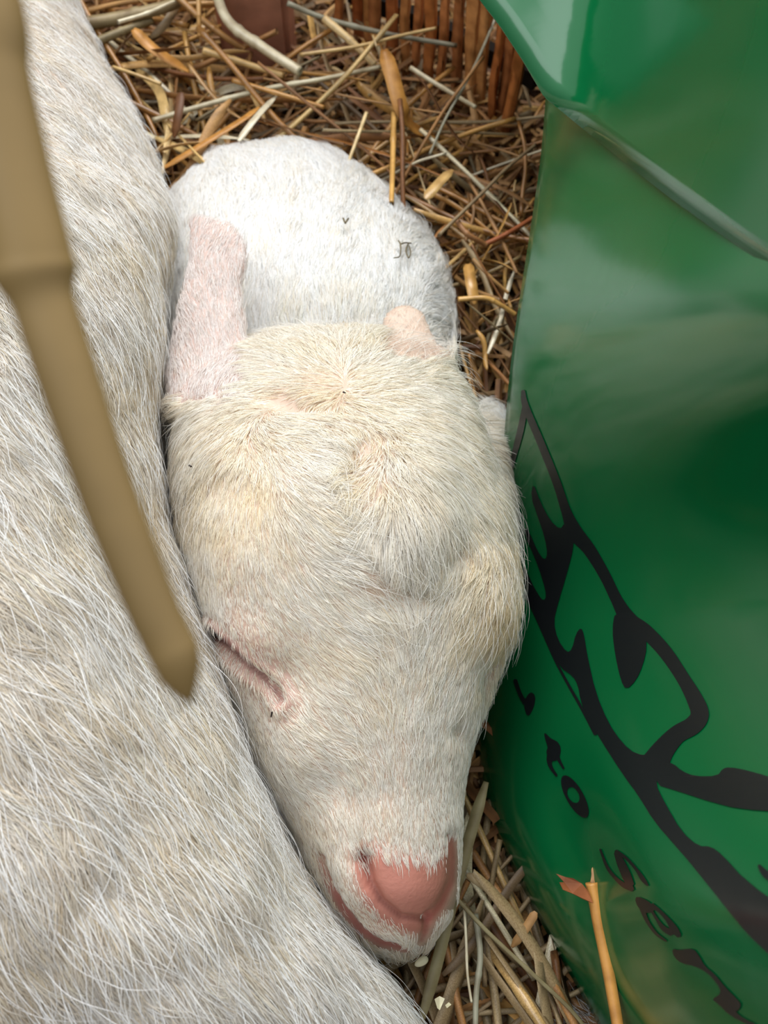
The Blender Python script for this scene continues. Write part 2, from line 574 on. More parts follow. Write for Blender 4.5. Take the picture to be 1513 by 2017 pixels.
def put_colour(me, c):
    a = me.attributes.new('skin', 'FLOAT_COLOR', 'POINT')
    a.data.foreach_set('color', np.concatenate([c, np.ones((len(c), 1))], 1).astype(np.float32).ravel())


px, py, d = project(kco)
put_colour(kid_me, skin_colour(px, py, d))
kid_me.name = 'goat_kid'
kid_me.materials.clear(); kid_me.materials.append(M_SKIN)
kid_me.polygons.foreach_set('use_smooth', [True] * len(kid_me.polygons))
kid = bpy.data.objects.new('goat_kid', kid_me); COL.objects.link(kid)
tagit(kid, 'small white goat kid asleep with closed eye and pink nose beside the green bag', 'goat kid')

# ------------------------------------------------------------------ the adult goat
adult = [
    (-260, -760, -180, 0.520, 0.03, 0.03),
    (-240, -800, -60, 0.500, 0.06, 0.06),
    (-120, -760, 90, 0.470, 0.085, 0.070),
    (0, -720, 150, 0.445, 0.095, 0.070),
    (120, -680, 205, 0.425, 0.100, 0.070),
    (220, -640, 256, 0.408, 0.100, 0.068),
    (300, -620, 292, 0.396, 0.100, 0.065),
    (380, -600, 326, 0.384, 0.100, 0.062),
    (480, -590, 343, 0.372, 0.099, 0.060),
    (600, -580, 337, 0.358, 0.098, 0.058),
    (700, -580, 326, 0.349, 0.097, 0.057),
    (820, -580, 322, 0.340, 0.095, 0.056),
    (950, -570, 335, 0.331, 0.093, 0.055),
    (1060, -560, 356, 0.325, 0.090, 0.054),
    (1200, -550, 398, 0.317, 0.087, 0.053),
    (1350, -540, 446, 0.309, 0.083, 0.051),
    (1500, -530, 502, 0.301, 0.079, 0.049),
    (1650, -520, 565, 0.294, 0.075, 0.047),
    (1750, -510, 620, 0.290, 0.072, 0.046),
    (1850, -500, 685, 0.287, 0.069, 0.045),
    (1950, -490, 760, 0.285, 0.066, 0.044),
    (2060, -480, 830, 0.284, 0.062, 0.042),
    (2300, -480, 880, 0.285, 0.055, 0.035),
    (2500, -400, 800, 0.290, 0.040, 0.025),
    (2560, -100, 500, 0.295, 0.010, 0.010),
]
ad_me, aco = remesh(*loft(adult, 130, 120), 0.0022, 4)
apx, apy, adp = project(aco)
an = vnormals(ad_me)
bump = 0.0025 * noise(aco, 0.035, 5) + 0.001 * noise(aco, 0.014, 6)
aco = aco + an * bump[:, None]
aco[:, 2] = np.maximum(aco[:, 2], 0.0)
set_co(ad_me, aco)
put_colour(ad_me, np.tile(np.array(sr(222, 206, 192)), (len(aco), 1)))
ad_me.name = 'goat'
ad_me.materials.clear(); ad_me.materials.append(M_SKIN)
ad_me.polygons.foreach_set('use_smooth', [True] * len(ad_me.polygons))
goat = bpy.data.objects.new('goat', ad_me); COL.objects.link(goat)
tagit(goat, 'large cream white adult goat, its long coarse furred flank filling the left side', 'goat')


# ------------------------------------------------------------------ fur
def sample(me, co, weight, n):
    """n random roots on the mesh, weight per face"""
    me.calc_loop_triangles()
    tri = np.empty(len(me.loop_triangles) * 3, int); me.loop_triangles.foreach_get('vertices', tri); tri = tri.reshape(-1, 3)
    a, b, c = co[tri[:, 0]], co[tri[:, 1]], co[tri[:, 2]]
    nr = np.cross(b - a, c - a); ar = np.linalg.norm(nr, axis=1) / 2
    ctr = (a + b + c) / 3
    nr = nr / np.maximum(ar * 2, 1e-15)[:, None]
    w = ar * weight(ctr, nr)
    cum = np.cumsum(w); cum /= cum[-1]
    k = np.searchsorted(cum, rng.random(n))
    u, v = rng.random(n), rng.random(n)
    m = u + v > 1
    u[m], v[m] = 1 - u[m], 1 - v[m]
    X = a[k] + (b - a)[k] * u[:, None] + (c - a)[k] * v[:, None]
    vn = vnormals(me)
    N = vn[tri[k, 0]] * (1 - u - v)[:, None] + vn[tri[k, 1]] * u[:, None] + vn[tri[k, 2]] * v[:, None]
    N /= np.linalg.norm(N, axis=1)[:, None] + 1e-12
    return X, N


def field(px, py, guides, ks):
    g = np.array(guides, float)
    out = np.zeros((len(px), len(ks)))
    for s in range(0, len(px), 20000):
        dx = px[s:s + 20000, None] - g[None, :, 0]; dy = py[s:s + 20000, None] - g[None, :, 1]
        w = 1 / (dx * dx + dy * dy + 300) ** 1.7
        w /= w.sum(1, keepdims=True)
        for j, k in enumerate(ks):
            out[s:s + 20000, j] = w @ g[:, k]
    return out


def fur_curves(name, parent, X, N, D, L, lift, rad, tint, wave=0.04, R=0.045, npt=6, clump=0.0, per=14, reach=0.003):
    """strands from roots X along the image-plane field D laid onto the surface"""
    T = D - N * np.einsum('ij,ij->i', D, N)[:, None]
    T /= np.linalg.norm(T, axis=1)[:, None] + 1e-9
    B = np.cross(N, T)
    n = len(X)
    t = np.linspace(0, 1, npt)[None, :, None]
    L_ = L[:, None, None]
    ph = rng.random((n, 1, 1)) * 6.28
    amp = (rng.normal(0, 1, (n, 1, 1)) * wave)
    curl = rng.normal(0, 1, (n, 1, 1)) * wave * 2.2
    li = lift[:, None, None]
    nz = L_ * (li * t - li * 0.62 * t * t) - L_ ** 2 * t * t / (2 * R)
    off = (T[:, None, :] * L_ * t * (1 - 0.25 * li * t)
           + B[:, None, :] * L_ * (amp * np.sin(t * 5 + ph) * t + curl * t * t)
           + N[:, None, :] * nz)
    Y = X[:, None, :] + off
    if clump > 0:
        # strands gather towards the tip of the nearest lock of hair
        m = max(8, n // per)
        kd = KDTree(m)
        for i in range(m): kd.insert(X[i], i)
        kd.balance()
        near = np.array([kd.find(x)[1] for x in X.tolist()])
        away = np.linalg.norm(X - X[near], axis=1)[:, None, None]
        k = clump * np.exp(-(away / reach) ** 2) * t ** 1.4 * rng.uniform(0.4, 1.0, (n, 1, 1))
        Z = X[near][:, None, :] + off[near]
        Y = Y * (1 - k) + Z * k
    Y[:, :, 2] = np.maximum(Y[:, :, 2], 0.0005)
    cu = bpy.data.hair_curves.new(name)
    cu.add_curves([npt] * n)
    cu.attributes['position'].data.foreach_set('vector', Y.astype(np.float32).ravel())
    ra = cu.attributes.get('radius') or cu.attributes.new('radius', 'FLOAT', 'POINT')
    prof = (1 - 0.85 * np.linspace(0, 1, npt) ** 1.6)[None] * rad[:, None]
    ra.data.foreach_set('value', prof.astype(np.float32).ravel())
    ta = cu.attributes.new('tint', 'FLOAT_COLOR', 'CURVE')
    ta.data.foreach_set('color', np.concatenate([tint, np.ones((n, 1))], 1).astype(np.float32).ravel())
    cu.materials.append(M_FUR)
    o = bpy.data.objects.new(name, cu); COL.objects.link(o); o.parent = parent
    return o


def dirs(px, py, gx, gy, X, d):
    """field given as image directions (x right, y down) at each root -> world directions"""
    return gx[:, None] * RT[None] - gy[:, None] * UP[None] + 0 * X


CREAM = np.array(sr(246, 243, 237)); WHITE = np.array(sr(250, 251, 251)); YEL = np.array(sr(240, 224, 190)); TAN = np.array(sr(226, 198, 156))
PINKISH = np.array(sr(240, 233, 230))

# px, py, dx, dy, length mm, lift, yellow 0..1, density
HG = [
    (640, 690, -.3, -1, 11, .45, .1), (700, 690, .15, -1, 13, .5, .1), (560, 700, -.5, -.8, 10, .35, .05), (800, 720, .5, -.8, 10, .4, .05),
    (860, 740, .8, -.5, 10, .4, .1), (480, 740, -.9, -.1, 9, .3, .05), (550, 770, -1, .1, 8, .25, .2), (450, 780, -1, .15, 9, .3, .05),
    (380, 800, -1, .2, 8, .35, .05), (640, 770, -.8, .2, 7, .3, .5), (720, 760, .6, -.4, 8, .3, .2), (850, 800, 1, 0, 11, .35, .1),
    (920, 800, 1, -.1, 10, .45, .05), (780, 800, 1, .15, 9, .35, .1), (850, 860, 1, .25, 12, .3, .1), (940, 880, 1, .05, 12, .35, .15),
    (980, 940, .95, .25, 12, .4, .2), (900, 930, .9, .45, 13, .3, .2), (930, 1010, .75, .6, 14, .3, .25), (980, 1010, .8, .45, 12, .35, .3),
    (640, 830, .3, .9, 8, .4, .3), (690, 820, .6, .8, 9, .45, .3), (740, 850, .6, .8, 10, .5, .25), (700, 870, -.3, 1, 9, .45, .3),
    (690, 930, -.75, .6, 9, .4, .25), (730, 930, -.1, 1, 10, .45, .2), (780, 920, .5, .9, 12, .4, .1), (800, 1000, .15, 1, 13, .35, 0),
    (850, 1000, .4, .9, 13, .35, .1), (780, 1080, .1, 1, 12, .35, 0), (830, 1090, 0, 1, 12, .35, 0), (730, 1010, -.6, .8, 9, .3, .1),
    (560, 840, .85, .5, 9, .3, .05), (620, 880, .9, .45, 9, .3, 0), (580, 920, .75, .65, 9, .25, .05), (640, 960, .95, .3, 9, .25, 0),
    (600, 1010, .8, .6, 10, .2, .1), (680, 1030, .98, .2, 10, .25, 0), (640, 1090, .92, .4, 10, .25, .05), (720, 1120, .95, .3, 10, .3, .05),
    (760, 1140, .8, .6, 9, .35, .1), (460, 850, -.3, .6, 7, .3, .2), (500, 880, .4, .9, 7, .3, .3), (420, 880, -.7, .6, 7, .25, .2),
    (370, 930, -.75, .65, 9, .4, .15), (360, 1000, -.7, .8, 8, .4, .2), (440, 950, -.15, 1, 5, .12, .45), (500, 960, .1, 1, 6, .15, .5),
    (440, 1050, -.05, 1, 5, .1, .45), (520, 1040, .25, 1, 6, .12, .35), (450, 1140, 0, 1, 4, .12, .3), (540, 1130, .45, .9, 6, .15, .15),
    (390, 1100, -.3, 1, 6, .2, 0), (400, 1180, .1, 1, 5, .2, 0), (430, 1215, .45, .9, 3.5, .2, 0), (480, 1220, .2, 1, 2.6, .25, .1),
    (520, 1270, .1, 1, 2.2, .3, .1), (560, 1240, .5, .85, 4.5, .2, .1), (600, 1190, .8, .6, 7, .2, .05), (690, 1200, .85, .5, 9, .25, .1),
    (600, 1290, .8, .6, 6, .2, .2), (680, 1290, .75, .65, 7, .22, .2), (740, 1240, .7, .7, 8, .25, .1), (790, 1240, .1, 1, 8, .25, .05),
    (850, 1220, -.4, .9, 9, .25, .1), (900, 1140, -.6, .8, 11, .3, .2), (960, 1100, -.65, .75, 12, .3, .5), (1000, 1080, -.4, .9, 11, .3, .7),
    (940, 1220, -.5, .85, 11, .3, .5), (990, 1200, -.1, 1, 10, .35, .9), (1000, 1270, .25, 1, 8, .4, .7), (940, 1300, -.3, 1, 8, .3, .3),
    (880, 1320, -.4, .9, 7, .25, .1), (800, 1340, 0, 1, 7, .25, .1), (720, 1370, .55, .85, 6.5, .25, .15), (640, 1370, .85, .5, 6, .22, .1),
    (570, 1370, .7, .6, 4, .25, 0), (470, 1330, -.3, 1, 3, .25, .1), (520, 1400, .5, .8, 4, .25, .1), (480, 1440, .6, .8, 6, .2, .2),
    (570, 1440, .9, .35, 6, .22, 0), (650, 1450, .8, .5, 6, .24, 0), (560, 1520, .85, .5, 6, .25, .15), (640, 1530, .75, .6, 5.5, .27, 0),
    (720, 1480, .45, .9, 5.5, .27, 0), (800, 1460, .05, 1, 5.5, .25, .1), (870, 1420, -.3, .95, 6, .25, 0), (900, 1480, -.35, .95, 5, .25, 0),
    (860, 1540, -.2, 1, 4.5, .25, 0), (780, 1560, .1, 1, 4.5, .27, 0), (700, 1580, .35, .95, 4.5, .27, 0), (620, 1620, .5, .85, 5, .25, .15),
    (600, 1700, .4, .9, 5, .25, .3), (660, 1660, .3, .95, 4, .25, 0), (740, 1640, .1, 1, 3.8, .25, 0), (820, 1660, .05, 1, 4, .25, 0),
    (870, 1600, -.05, 1, 4, .22, 0), (900, 1700, -.1, 1, 3, .15, 0), (665, 1740, .25, .95, 3, .2, 0), (700, 1800, .45, .85, 2.5, .25, 0),
    (760, 1845, .6, .8, 2.8, .35, 0), (830, 1860, .1, 1, 4.5, .5, 0), (780, 1880, 0, 1, 8, .6, .2), (700, 1860, .1, 1, 7, .5, .4), (840, 1868, .1, 1, 7, .6, .1), (870, 1810, .1, 1, 3, .3, 0),
    (640, 1780, .3, .95, 5, .3, .3),
]
TG = [(600, 300, -.1, -1, 9, .55, 0), (450, 330, -.4, -1, 8, .5, 0), (740, 360, .5, -.9, 9, .5, 0), (850, 470, .85, -.5, 9, .5, 0),
      (880, 600, 1, -.1, 7, .4, 0), (600, 450, .05, -1, 9, .35, 0), (480, 480, -.05, -1, 9, .35, 0), (720, 480, .3, -1, 9, .35, 0),
      (620, 620, -.05, -1, 10, .35, .05), (650, 690, .1, -1, 10, .35, .12), (780, 580, .3, -1, 9, .35, 0), (500, 620, 0, -1, 10, .3, 0),
      (400, 420, -.3, -1, 8, .4, 0), (960, 850, .5, -1, 6, .3, .1), (980, 900, .4, -1, 6, .3, .1)]
EG = [(430, 450, .3, -1, 3.2, .3, 0), (400, 560, -.12, -1, 4, .25, 0), (460, 600, .05, -1, 4.5, .3, 0), (420, 680, -.15, -1, 4.5, .3, 0),
      (360, 700, -.3, -1, 5, .4, 0), (380, 780, -.2, -1, 5, .35, 0), (460, 720, .1, -1, 5, .35, 0), (350, 620, -.6, -1, 5, .5, 0)]
ERG = [(800, 620, 0, -1, 1.5, .12, .9), (800, 670, 0, -1, 2.0, .15, .8), (820, 700, .1, -1, 4, .3, .1), (780, 700, -.1, -1, 4, .3, .1)]


def kid_region(X):
    px, py, d = project(X)
    py0 = py
    py = py + 30 * noise(X, 0.004, 31) + 14 * noise(X, 0.0012, 32)
    e1 = (px < 498) & (py < 785) & (d < 0.349) & (px < 498 - np.clip(py - 740, 0, 60) * .8)
    e2 = (px > 745) & (px < 885) & (py < 712) & (d < 0.3525)
    tor = ~e1 & ~e2 & (d > 0.352)
    py = py0
    return px, py, d, e1, e2, tor


def kid_weight(X, N):
    px, py, d, e1, e2, tor = kid_region(X)
    facing = np.einsum('ij,ij->i', N, CAM - X) / np.linalg.norm(CAM - X, axis=1)
    w = np.where(facing > -0.4, 1.0, 0.12)
    # hidden inside line of sight (torso beneath the head)
    w = np.where(tor & (py > 760) & (px < 930), 0.08, w)
    w = np.where(tor & (w > 0.5), 1.15, w)
    w = np.where(e1, w * 0.75, w)
    dn, _ = polydist(px, py, NOS_R)
    w = np.where(~tor & (dn < 9) & (py > 1640), 0, w)
    dn, _ = polydist(px, py, PHIL)
    w = np.where(~tor & (dn < 11), 0, w)
    w = np.where(e2 & (py < 688), w * 0.7, w)
    hd = ~e1 & ~e2 & ~tor
    pad = inside(px, py, PAD) & hd & (facing > 0)
    dd, _ = polydist(px, py, PAD + PAD[:1])
    w = np.where(pad, w * np.where(py < 1715, np.clip(1 - dd / 22, 0, 1) * 0.6, 0.0), w)
    rim = hd & ~pad & (dd < 26) & (py > 1690)
    w = np.where(rim, w * np.clip(dd / 26, 0.08, 1), w)
    dd, t = polydist(px, py, LIP)
    w = np.where(hd & (dd < 10), w * (0.02 + 0.25 * (t < .25)), w)
    w = np.where(hd & (px > 880) & (py > 1640) & (py < 1790) & (px < 899), 0, w)
    dd, t = polydist(px, py, EYE)
    w = np.where(hd & (dd < 8 - 5 * t), 0.0, np.where(hd & (dd < 45), w * 0.62, w))
    # thin spots where skin shows
    for (x, y, sx, sy, r, k) in [(565, 798, 55, 22, .25, .97), (640, 752, 45, 24, 0, .75), (720, 885, 26, 36, 0, .85), (735, 950, 44, 28, -.5, .6),
                                 (735, 1155, 60, 17, .1, .95), (910, 1085, 40, 16, .2, .75), (905, 1440, 10, 16, 0, .8), (690, 1560, 22, 8, .4, .4), (470, 1180, 50, 50, 0, .3)]:
        w = np.where(hd, w * (1 - k * gauss(px, py, x, y, sx, sy, r)), w)
    return w


NK = 215000
X, N = sample(kid_me, kco, kid_weight, NK)
px, py, d, e1, e2, tor = kid_region(X)
F_ = field(px, py, HG, (2, 3, 4, 5, 6))
for msk, tab in ((tor, TG), (e1, EG), (e2, ERG)):
    F_[msk] = field(px[msk], py[msk], tab, (2, 3, 4, 5, 6))
ang = (0.20 * noise(X, 0.0035, 1) + 0.15 * noise(X, 0.0016, 2) + 0.12 * noise(X, 0.010, 3) + rng.normal(0, 0.10, NK))
ang = np.where(gauss(px, py, 720, 890, 90, 80) > 0.3, ang * 1.7, ang)
gx = F_[:, 0] * np.cos(ang) - F_[:, 1] * np.sin(ang)
gy = F_[:, 0] * np.sin(ang) + F_[:, 1] * np.cos(ang)
L = F_[:, 2] * 0.001 * (0.75 + 0.25 * noise(X, 0.003, 4) + rng.normal(0, 0.13, NK)).clip(0.3, 1.5)
lift = F_[:, 3] * (1 + 0.5 * noise(X, 0.004, 7)) + rng.normal(0, 0.06, NK)
yel = np.clip(F_[:, 4] * 0.62 + 0.10 * noise(X, 0.008, 8) + rng.normal(0, .08, NK), 0, 1)[:, None]
tint = np.where(tor[:, None], WHITE, CREAM)
tint = np.where(yel < .5, tint * (1 - yel * 2) + YEL * yel * 2, YEL * (2 - 2 * yel) + TAN * (2 * yel - 1))
tint = np.where((e1)[:, None], PINKISH, tint)
tint = np.where((e2)[:, None], np.array(sr(224, 206, 192)), tint)
tint = tint * (1 + rng.normal(0, 0.07, (NK, 1))) * np.where(rng.random((NK, 1)) < 0.12, np.array([[.86, .80, .73]]), 1)
tint = np.clip(tint, 0, 0.97)
tint[tor] = np.clip(tint[tor] * 1.03, 0, 0.98)
rad = np.full(NK, 0.000088) * (0.6 + 0.8 * rng.random(NK))
rad[e2] *= 0.7
rad[(py > 1200) & ~tor] *= 0.88
_v = CAM - X
fac = np.clip(np.einsum('ij,ij->i', N, _v) / np.linalg.norm(_v, axis=1), 0, 1)
lift = lift + np.where(tor, 0.65, 0.2) * (1 - fac) ** 2
L = L * np.where(tor, 1 + 0.5 * (1 - fac) ** 3, 1)
for (x_, y_, a_, b_, r_) in [(590, 790, 75, 30, .25), (735, 1130, 60, 40, .1), (640, 752, 50, 26, 0), (715, 880, 34, 40, 0), (915, 1075, 50, 22, .2)]:
    L = np.where(tor, L, L * (1 - .55 * gauss(px, py, x_, y_, a_, b_, r_)))
L = np.where(~tor & (py < 1120), L * (1 + .35 * gauss(px, py, 800, 1010, 60, 90)), L)
tint[~tor & ~e1 & ~e2] *= np.array([[1.0, .99, .965]])
fur_curves('fur', kid, X, N, dirs(px, py, gx, gy, X, d), L, np.clip(lift, 0.06, 0.9), rad, tint, clump=0.75, per=16, reach=0.0022)

AG = [(100, 50, .45, .9, 9, .3, .1), (180, 200, .4, .9, 9, .3, .05), (250, 350, .35, .9, 9, .3, .1), (150, 400, .5, .85, 10, .3, 0),
      (300, 500, .35, .95, 9, .3, .3), (200, 600, .5, .85, 11, .3, .1), (300, 750, .2, 1, 10, .3, .35), (320, 950, .3, .95, 10, .3, .35), (220, 850, .45, .9, 11, .3, .2),
      (50, 800, .55, .8, 12, .28, .1), (100, 1100, .6, .8, 14, .28, .15), (330, 1150, .45, .9, 13, .3, .2), (250, 1350, .6, .8, 15, .28, .2),
      (400, 1350, .45, .9, 14, .35, .15), (50, 1400, .65, .75, 15, .26, .2), (450, 1600, .55, .85, 15, .3, .15), (250, 1650, .6, .8, 16, .26, .2),
      (600, 1800, .55, .85, 14, .32, .05), (500, 1900, .6, .8, 15, .28, .05), (200, 1950, .5, .85, 15, .26, .15), (50, 1800, .45, .9, 16, .26, .2), (740, 1980, .6, .8, 12, .3, 0),
      (-300, 1000, .5, .9, 12, .3, .2)]


def ad_weight(X, N):
    px, py, d = project(X)
    facing = np.einsum('ij,ij->i', N, CAM - X) / np.linalg.norm(CAM - X, axis=1)
    w = np.where(facing > -0.2, 1.0, 0.05)
    w = np.where((px < -60) | (py < -60) | (py > 2080), w * 0.18, w)
    w = w * (0.34 / np.clip(d, 0.2, 0.5)) ** 1.0
    return w


NA = 150000
X, N = sample(ad_me, aco, ad_weight, NA)
px, py, d = project(X)
F_ = field(px, py, AG, (2, 3, 4, 5, 6))
ang = (0.32 * noise(X, 0.006, 11) + 0.24 * noise(X, 0.0025, 12) + 0.2 * noise(X, 0.02, 13) + rng.normal(0, 0.14, NA))
gx = F_[:, 0] * np.cos(ang) - F_[:, 1] * np.sin(ang)
gy = F_[:, 0] * np.sin(ang) + F_[:, 1] * np.cos(ang)
L = F_[:, 2] * 0.001 * (0.7 + 0.3 * noise(X, 0.005, 14) + rng.normal(0, 0.18, NA)).clip(0.25, 1.6)
lift = F_[:, 3] * (1 + 0.5 * noise(X, 0.006, 17)) + rng.normal(0, 0.07, NA)
yel = np.clip(F_[:, 4] * 0.8 + 0.13 * noise(X, 0.015, 18) + rng.normal(0, .12, NA), 0, 0.6)[:, None]
tint = np.where(yel < .5, CREAM * (1 - yel * 2) + YEL * yel * 2, YEL * (2 - 2 * yel) + TAN * (2 * yel - 1))
tint = np.clip(tint * (1 + rng.normal(0, 0.08, (NA, 1))) * np.where(rng.random((NA, 1)) < 0.14, np.array([[.78, .72, .64]]), 1), 0, 0.97) * np.array([[.84, .83, .83]])
rad = np.full(NA, 0.000098) * (0.6 + 0.8 * rng.random(NA))
fur_curves('fur', goat, X, N, dirs(px, py, gx, gy, X, d), L, np.clip(lift, 0.05, 0.9), rad, tint, wave=0.06, R=0.07, clump=0.8, per=18, reach=0.004)



def guard(me, co, weight, n, guides, parent, lmul, rad_, w_, tintc, sel=None, ln=None):
    """sparse long outer hairs over the coat"""
    X, N = sample(me, co, weight, n)
    px, py, d = project(X)
    f = field(px, py, guides, (2, 3, 4, 5))
    if sel is not None:
        k = sel(px, py, d, f); X, N, px, py, d, f = X[k], N[k], px[k], py[k], d[k], f[k]
    n = len(X)
    an_ = rng.normal(0, .22, n)
    gx = f[:, 0] * np.cos(an_) - f[:, 1] * np.sin(an_); gy = f[:, 0] * np.sin(an_) + f[:, 1] * np.cos(an_)
    return fur_curves('guard_hair', parent, X, N, dirs(px, py, gx, gy, X, d), f[:, 2] * .001 * lmul * rng.uniform(.7, 1.4, n), np.clip(f[:, 3] * 1.25 + rng.normal(0, .1, n), .08, 1),
                      np.full(n, rad_), np.clip(np.tile(tintc, (n, 1)) * rng.uniform(.85, 1.05, (n, 1)), 0, .97), wave=w_, R=.08, npt=9)


guard(ad_me, aco, ad_weight, 5200, AG, goat, 1.4, .00009, .07, WHITE)
guard(kid_me, kco, kid_weight, 5200, HG, kid, 1.35, .00007, .10, CREAM, lambda px, py, d, f: (d < .349) & (f[:, 2] > 5.5) & ~((px < 500) & (py < 800)))

# ------------------------------------------------------------------ green bag
# rows: py, left px, z of left edge
bag_left = [(-260, 1085, 0.10), (0, 1085, 0.10), (190, 1075, 0.098), (300, 1066, 0.096), (450, 1045, 0.092), (600, 1022, 0.088), (700, 1008, 0.080), (800, 998, 0.068), (900, 990, 0.052),
            (1000, 980, 0.036), (1100, 965, 0.024), (1300, 945, 0.013), (1450, 935, 0.010), (1600, 958, 0.012), (1750, 1030, 0.018), (1900, 1112, 0.02), (2017, 1178, 0.02), (2200, 1290, 0.02), (2400, 1400, 0.02)]
NR, NU = 110, 40


def bag_front(y, u):
    l = float(interp(y, bag_left, 1))
    z0 = float(interp(y, bag_left, 2))
    # the sheet turns over its rounded edge, then climbs steeply towards the right
    pxx = l + (1760 - l) * (u ** 1.15)
    zr = 0.125 + 0.05 * float(np.clip((y - 1200) / 600, 0, 1))
    cw = float(np.clip((1150 - y) / 400, 0, 1)); cw = cw * cw * (3 - 2 * cw)
    z = z0 + zr * ((1 - cw) * (0.75 * u + 0.25 * (1 - (1 - u) ** 3)) + cw * (1 - (1 - u) ** 1.6)) - 0.012 * math.exp(-((u - 0.25) / 0.12) ** 2) * math.exp(-((y - 1700) / 260) ** 2)
    return G(pxx, y, z)


V = []
ysb = np.linspace(-260, 2400, NR)
for y in ysb:
    fr_ = [bag_front(y, k / (NU - 1)) for k in range(NU)]
    bk = []
    for k, p in enumerate(fr_):
        u = k / (NU - 1)
        bk.append(p + np.array([0.022 * math.sqrt(u), 0.010 * math.sqrt(u), -0.012 * math.sqrt(u)]))
        bk[-1][2] = max(bk[-1][2], -0.004)
    foot = fr_[0] + np.array([0.006 + 0.25 * fr_[0][2], 0.3 * fr_[0][2], 0]); foot[2] = -0.002
    bk[0] = (bk[0] + foot) / 2 + np.array([0.004, 0, 0])
    V += fr_ + bk[::-1] + [foot]
nr = 2 * NU + 1
F = [(i * nr + j, i * nr + (j + 1) % nr, (i + 1) * nr + (j + 1) % nr, (i + 1) * nr + j) for i in range(NR - 1) for j in range(nr)]
F.append(tuple(range(nr))); F.append(tuple((NR - 1) * nr + j for j in range(nr))[::-1])
bag = mesh_obj('plastic_bag', V, F, M_GREEN)
bmx = bmesh.new(); bmx.from_mesh(bag.data); bmesh.ops.recalc_face_normals(bmx, faces=bmx.faces); bmx.to_mesh(bag.data); bmx.free()
tagit(bag, 'glossy green plastic bag printed with black branching artwork and lettering, standing right of the kid', 'bag')

# top fold lying over the bag
fold_edge = [(905, -60), (945, 0), (985, 52), (1030, 120), (1072, 192), (1130, 238), (1220, 310), (1320, 388), (1420, 460), (1513, 522), (1640, 605), (1760, 680)]
nE = len(fold_edge); NF = 24
bv0 = BVHTree.FromObject(bag, bpy.context.evaluated_depsgraph_get())


_A, _B = [], []
for _x in range(1160, 1680, 40):
    for _y in range(60, 720, 40):
        _h = bv0.ray_cast(Vector(CAM), Vector(P(_x, _y, 1.0) - CAM).normalized())
        if _h[0] is not None:
            _A.append((1, _x, _y, _x * _x / 1000, _x * _y / 1000)); _B.append(1 / float((np.array(_h[0]) - CAM) @ FW))
_fit = np.linalg.lstsq(np.array(_A), np.array(_B), rcond=None)[0]


def bag_depth(x, y):
    """just above the bag, and where it juts out past the bag's edge well above the straw"""
    q = 1 / float(_fit @ np.array((1, x, y, x * x / 1000, x * y / 1000)))
    g_ = float(GD(y, 0.118 + 0.02 * max(0, (400 - y)) / 400))
    k_ = 0.012
    return -k_ * math.log(math.exp(-q / k_) + math.exp(-g_ / k_))


VF = []
fe = np.array(fold_edge, float)
tt = np.linspace(0, nE - 1, 60)
ex = np.interp(tt, range(nE), fe[:, 0]); ey = np.interp(tt, range(nE), fe[:, 1])
for k in range(60):
    s = k / 59
    for j in range(NF):
        v = j / (NF - 1)
        x = ex[k] + (1820 - ex[k]) * v * 0.95 + 60 * v * (1 - s)
        y = ey[k] - (ey[k] + 420) * v
        dd = bag_depth(x, y) - 0.0015 - 0.006 * math.sin(min(1, v * 2.2) * 1.57)
        VF.append(P(x, y, dd))
FF = [(k * NF + j, k * NF + j + 1, (k + 1) * NF + j + 1, (k + 1) * NF + j) for k in range(59) for j in range(NF - 1)]
fold = mesh_obj('top_fold', VF, FF, M_GREEN, bag)
sm = fold.modifiers.new('thick', 'SOLIDIFY'); sm.thickness = 0.0009; sm.offset = 0

dg = bpy.context.evaluated_depsgraph_get()
bvh = BVHTree.FromObject(bag, dg)


def chaikin(pts, n=2):
    for _ in range(n):
        q = []
        for i in range(len(pts)):
            a, b = np.array(pts[i], float), np.array(pts[(i + 1) % len(pts)], float)
            q += [tuple(a * .75 + b * .25), tuple(a * .25 + b * .75)]
        pts = q
    return pts


def stroke(pts):
    p = np.array(pts, float)
    n = len(p)
    t = np.linspace(0, n - 1, (n - 1) * 4 + 1)
    q = np.stack([interp(t, [(i, *p[i]) for i in range(n)], k) for k in (1, 2, 3)], 1)
    tg = np.gradient(q[:, :2], axis=0)
    tg /= np.linalg.norm(tg, axis=1)[:, None] + 1e-9
    nn = np.stack([-tg[:, 1], tg[:, 0]], 1)
    a = q[:, :2] + nn * q[:, 2:3] / 2; b = q[:, :2] - nn * q[:, 2:3] / 2
    s0 = q[0, :2] - tg[0] * q[0, 2] * .35; s1 = q[-1, :2] + tg[-1] * q[-1, 2] * .35
    return [tuple(s0)] + [tuple(x) for x in a] + [tuple(s1)] + [tuple(x) for x in b[::-1]]


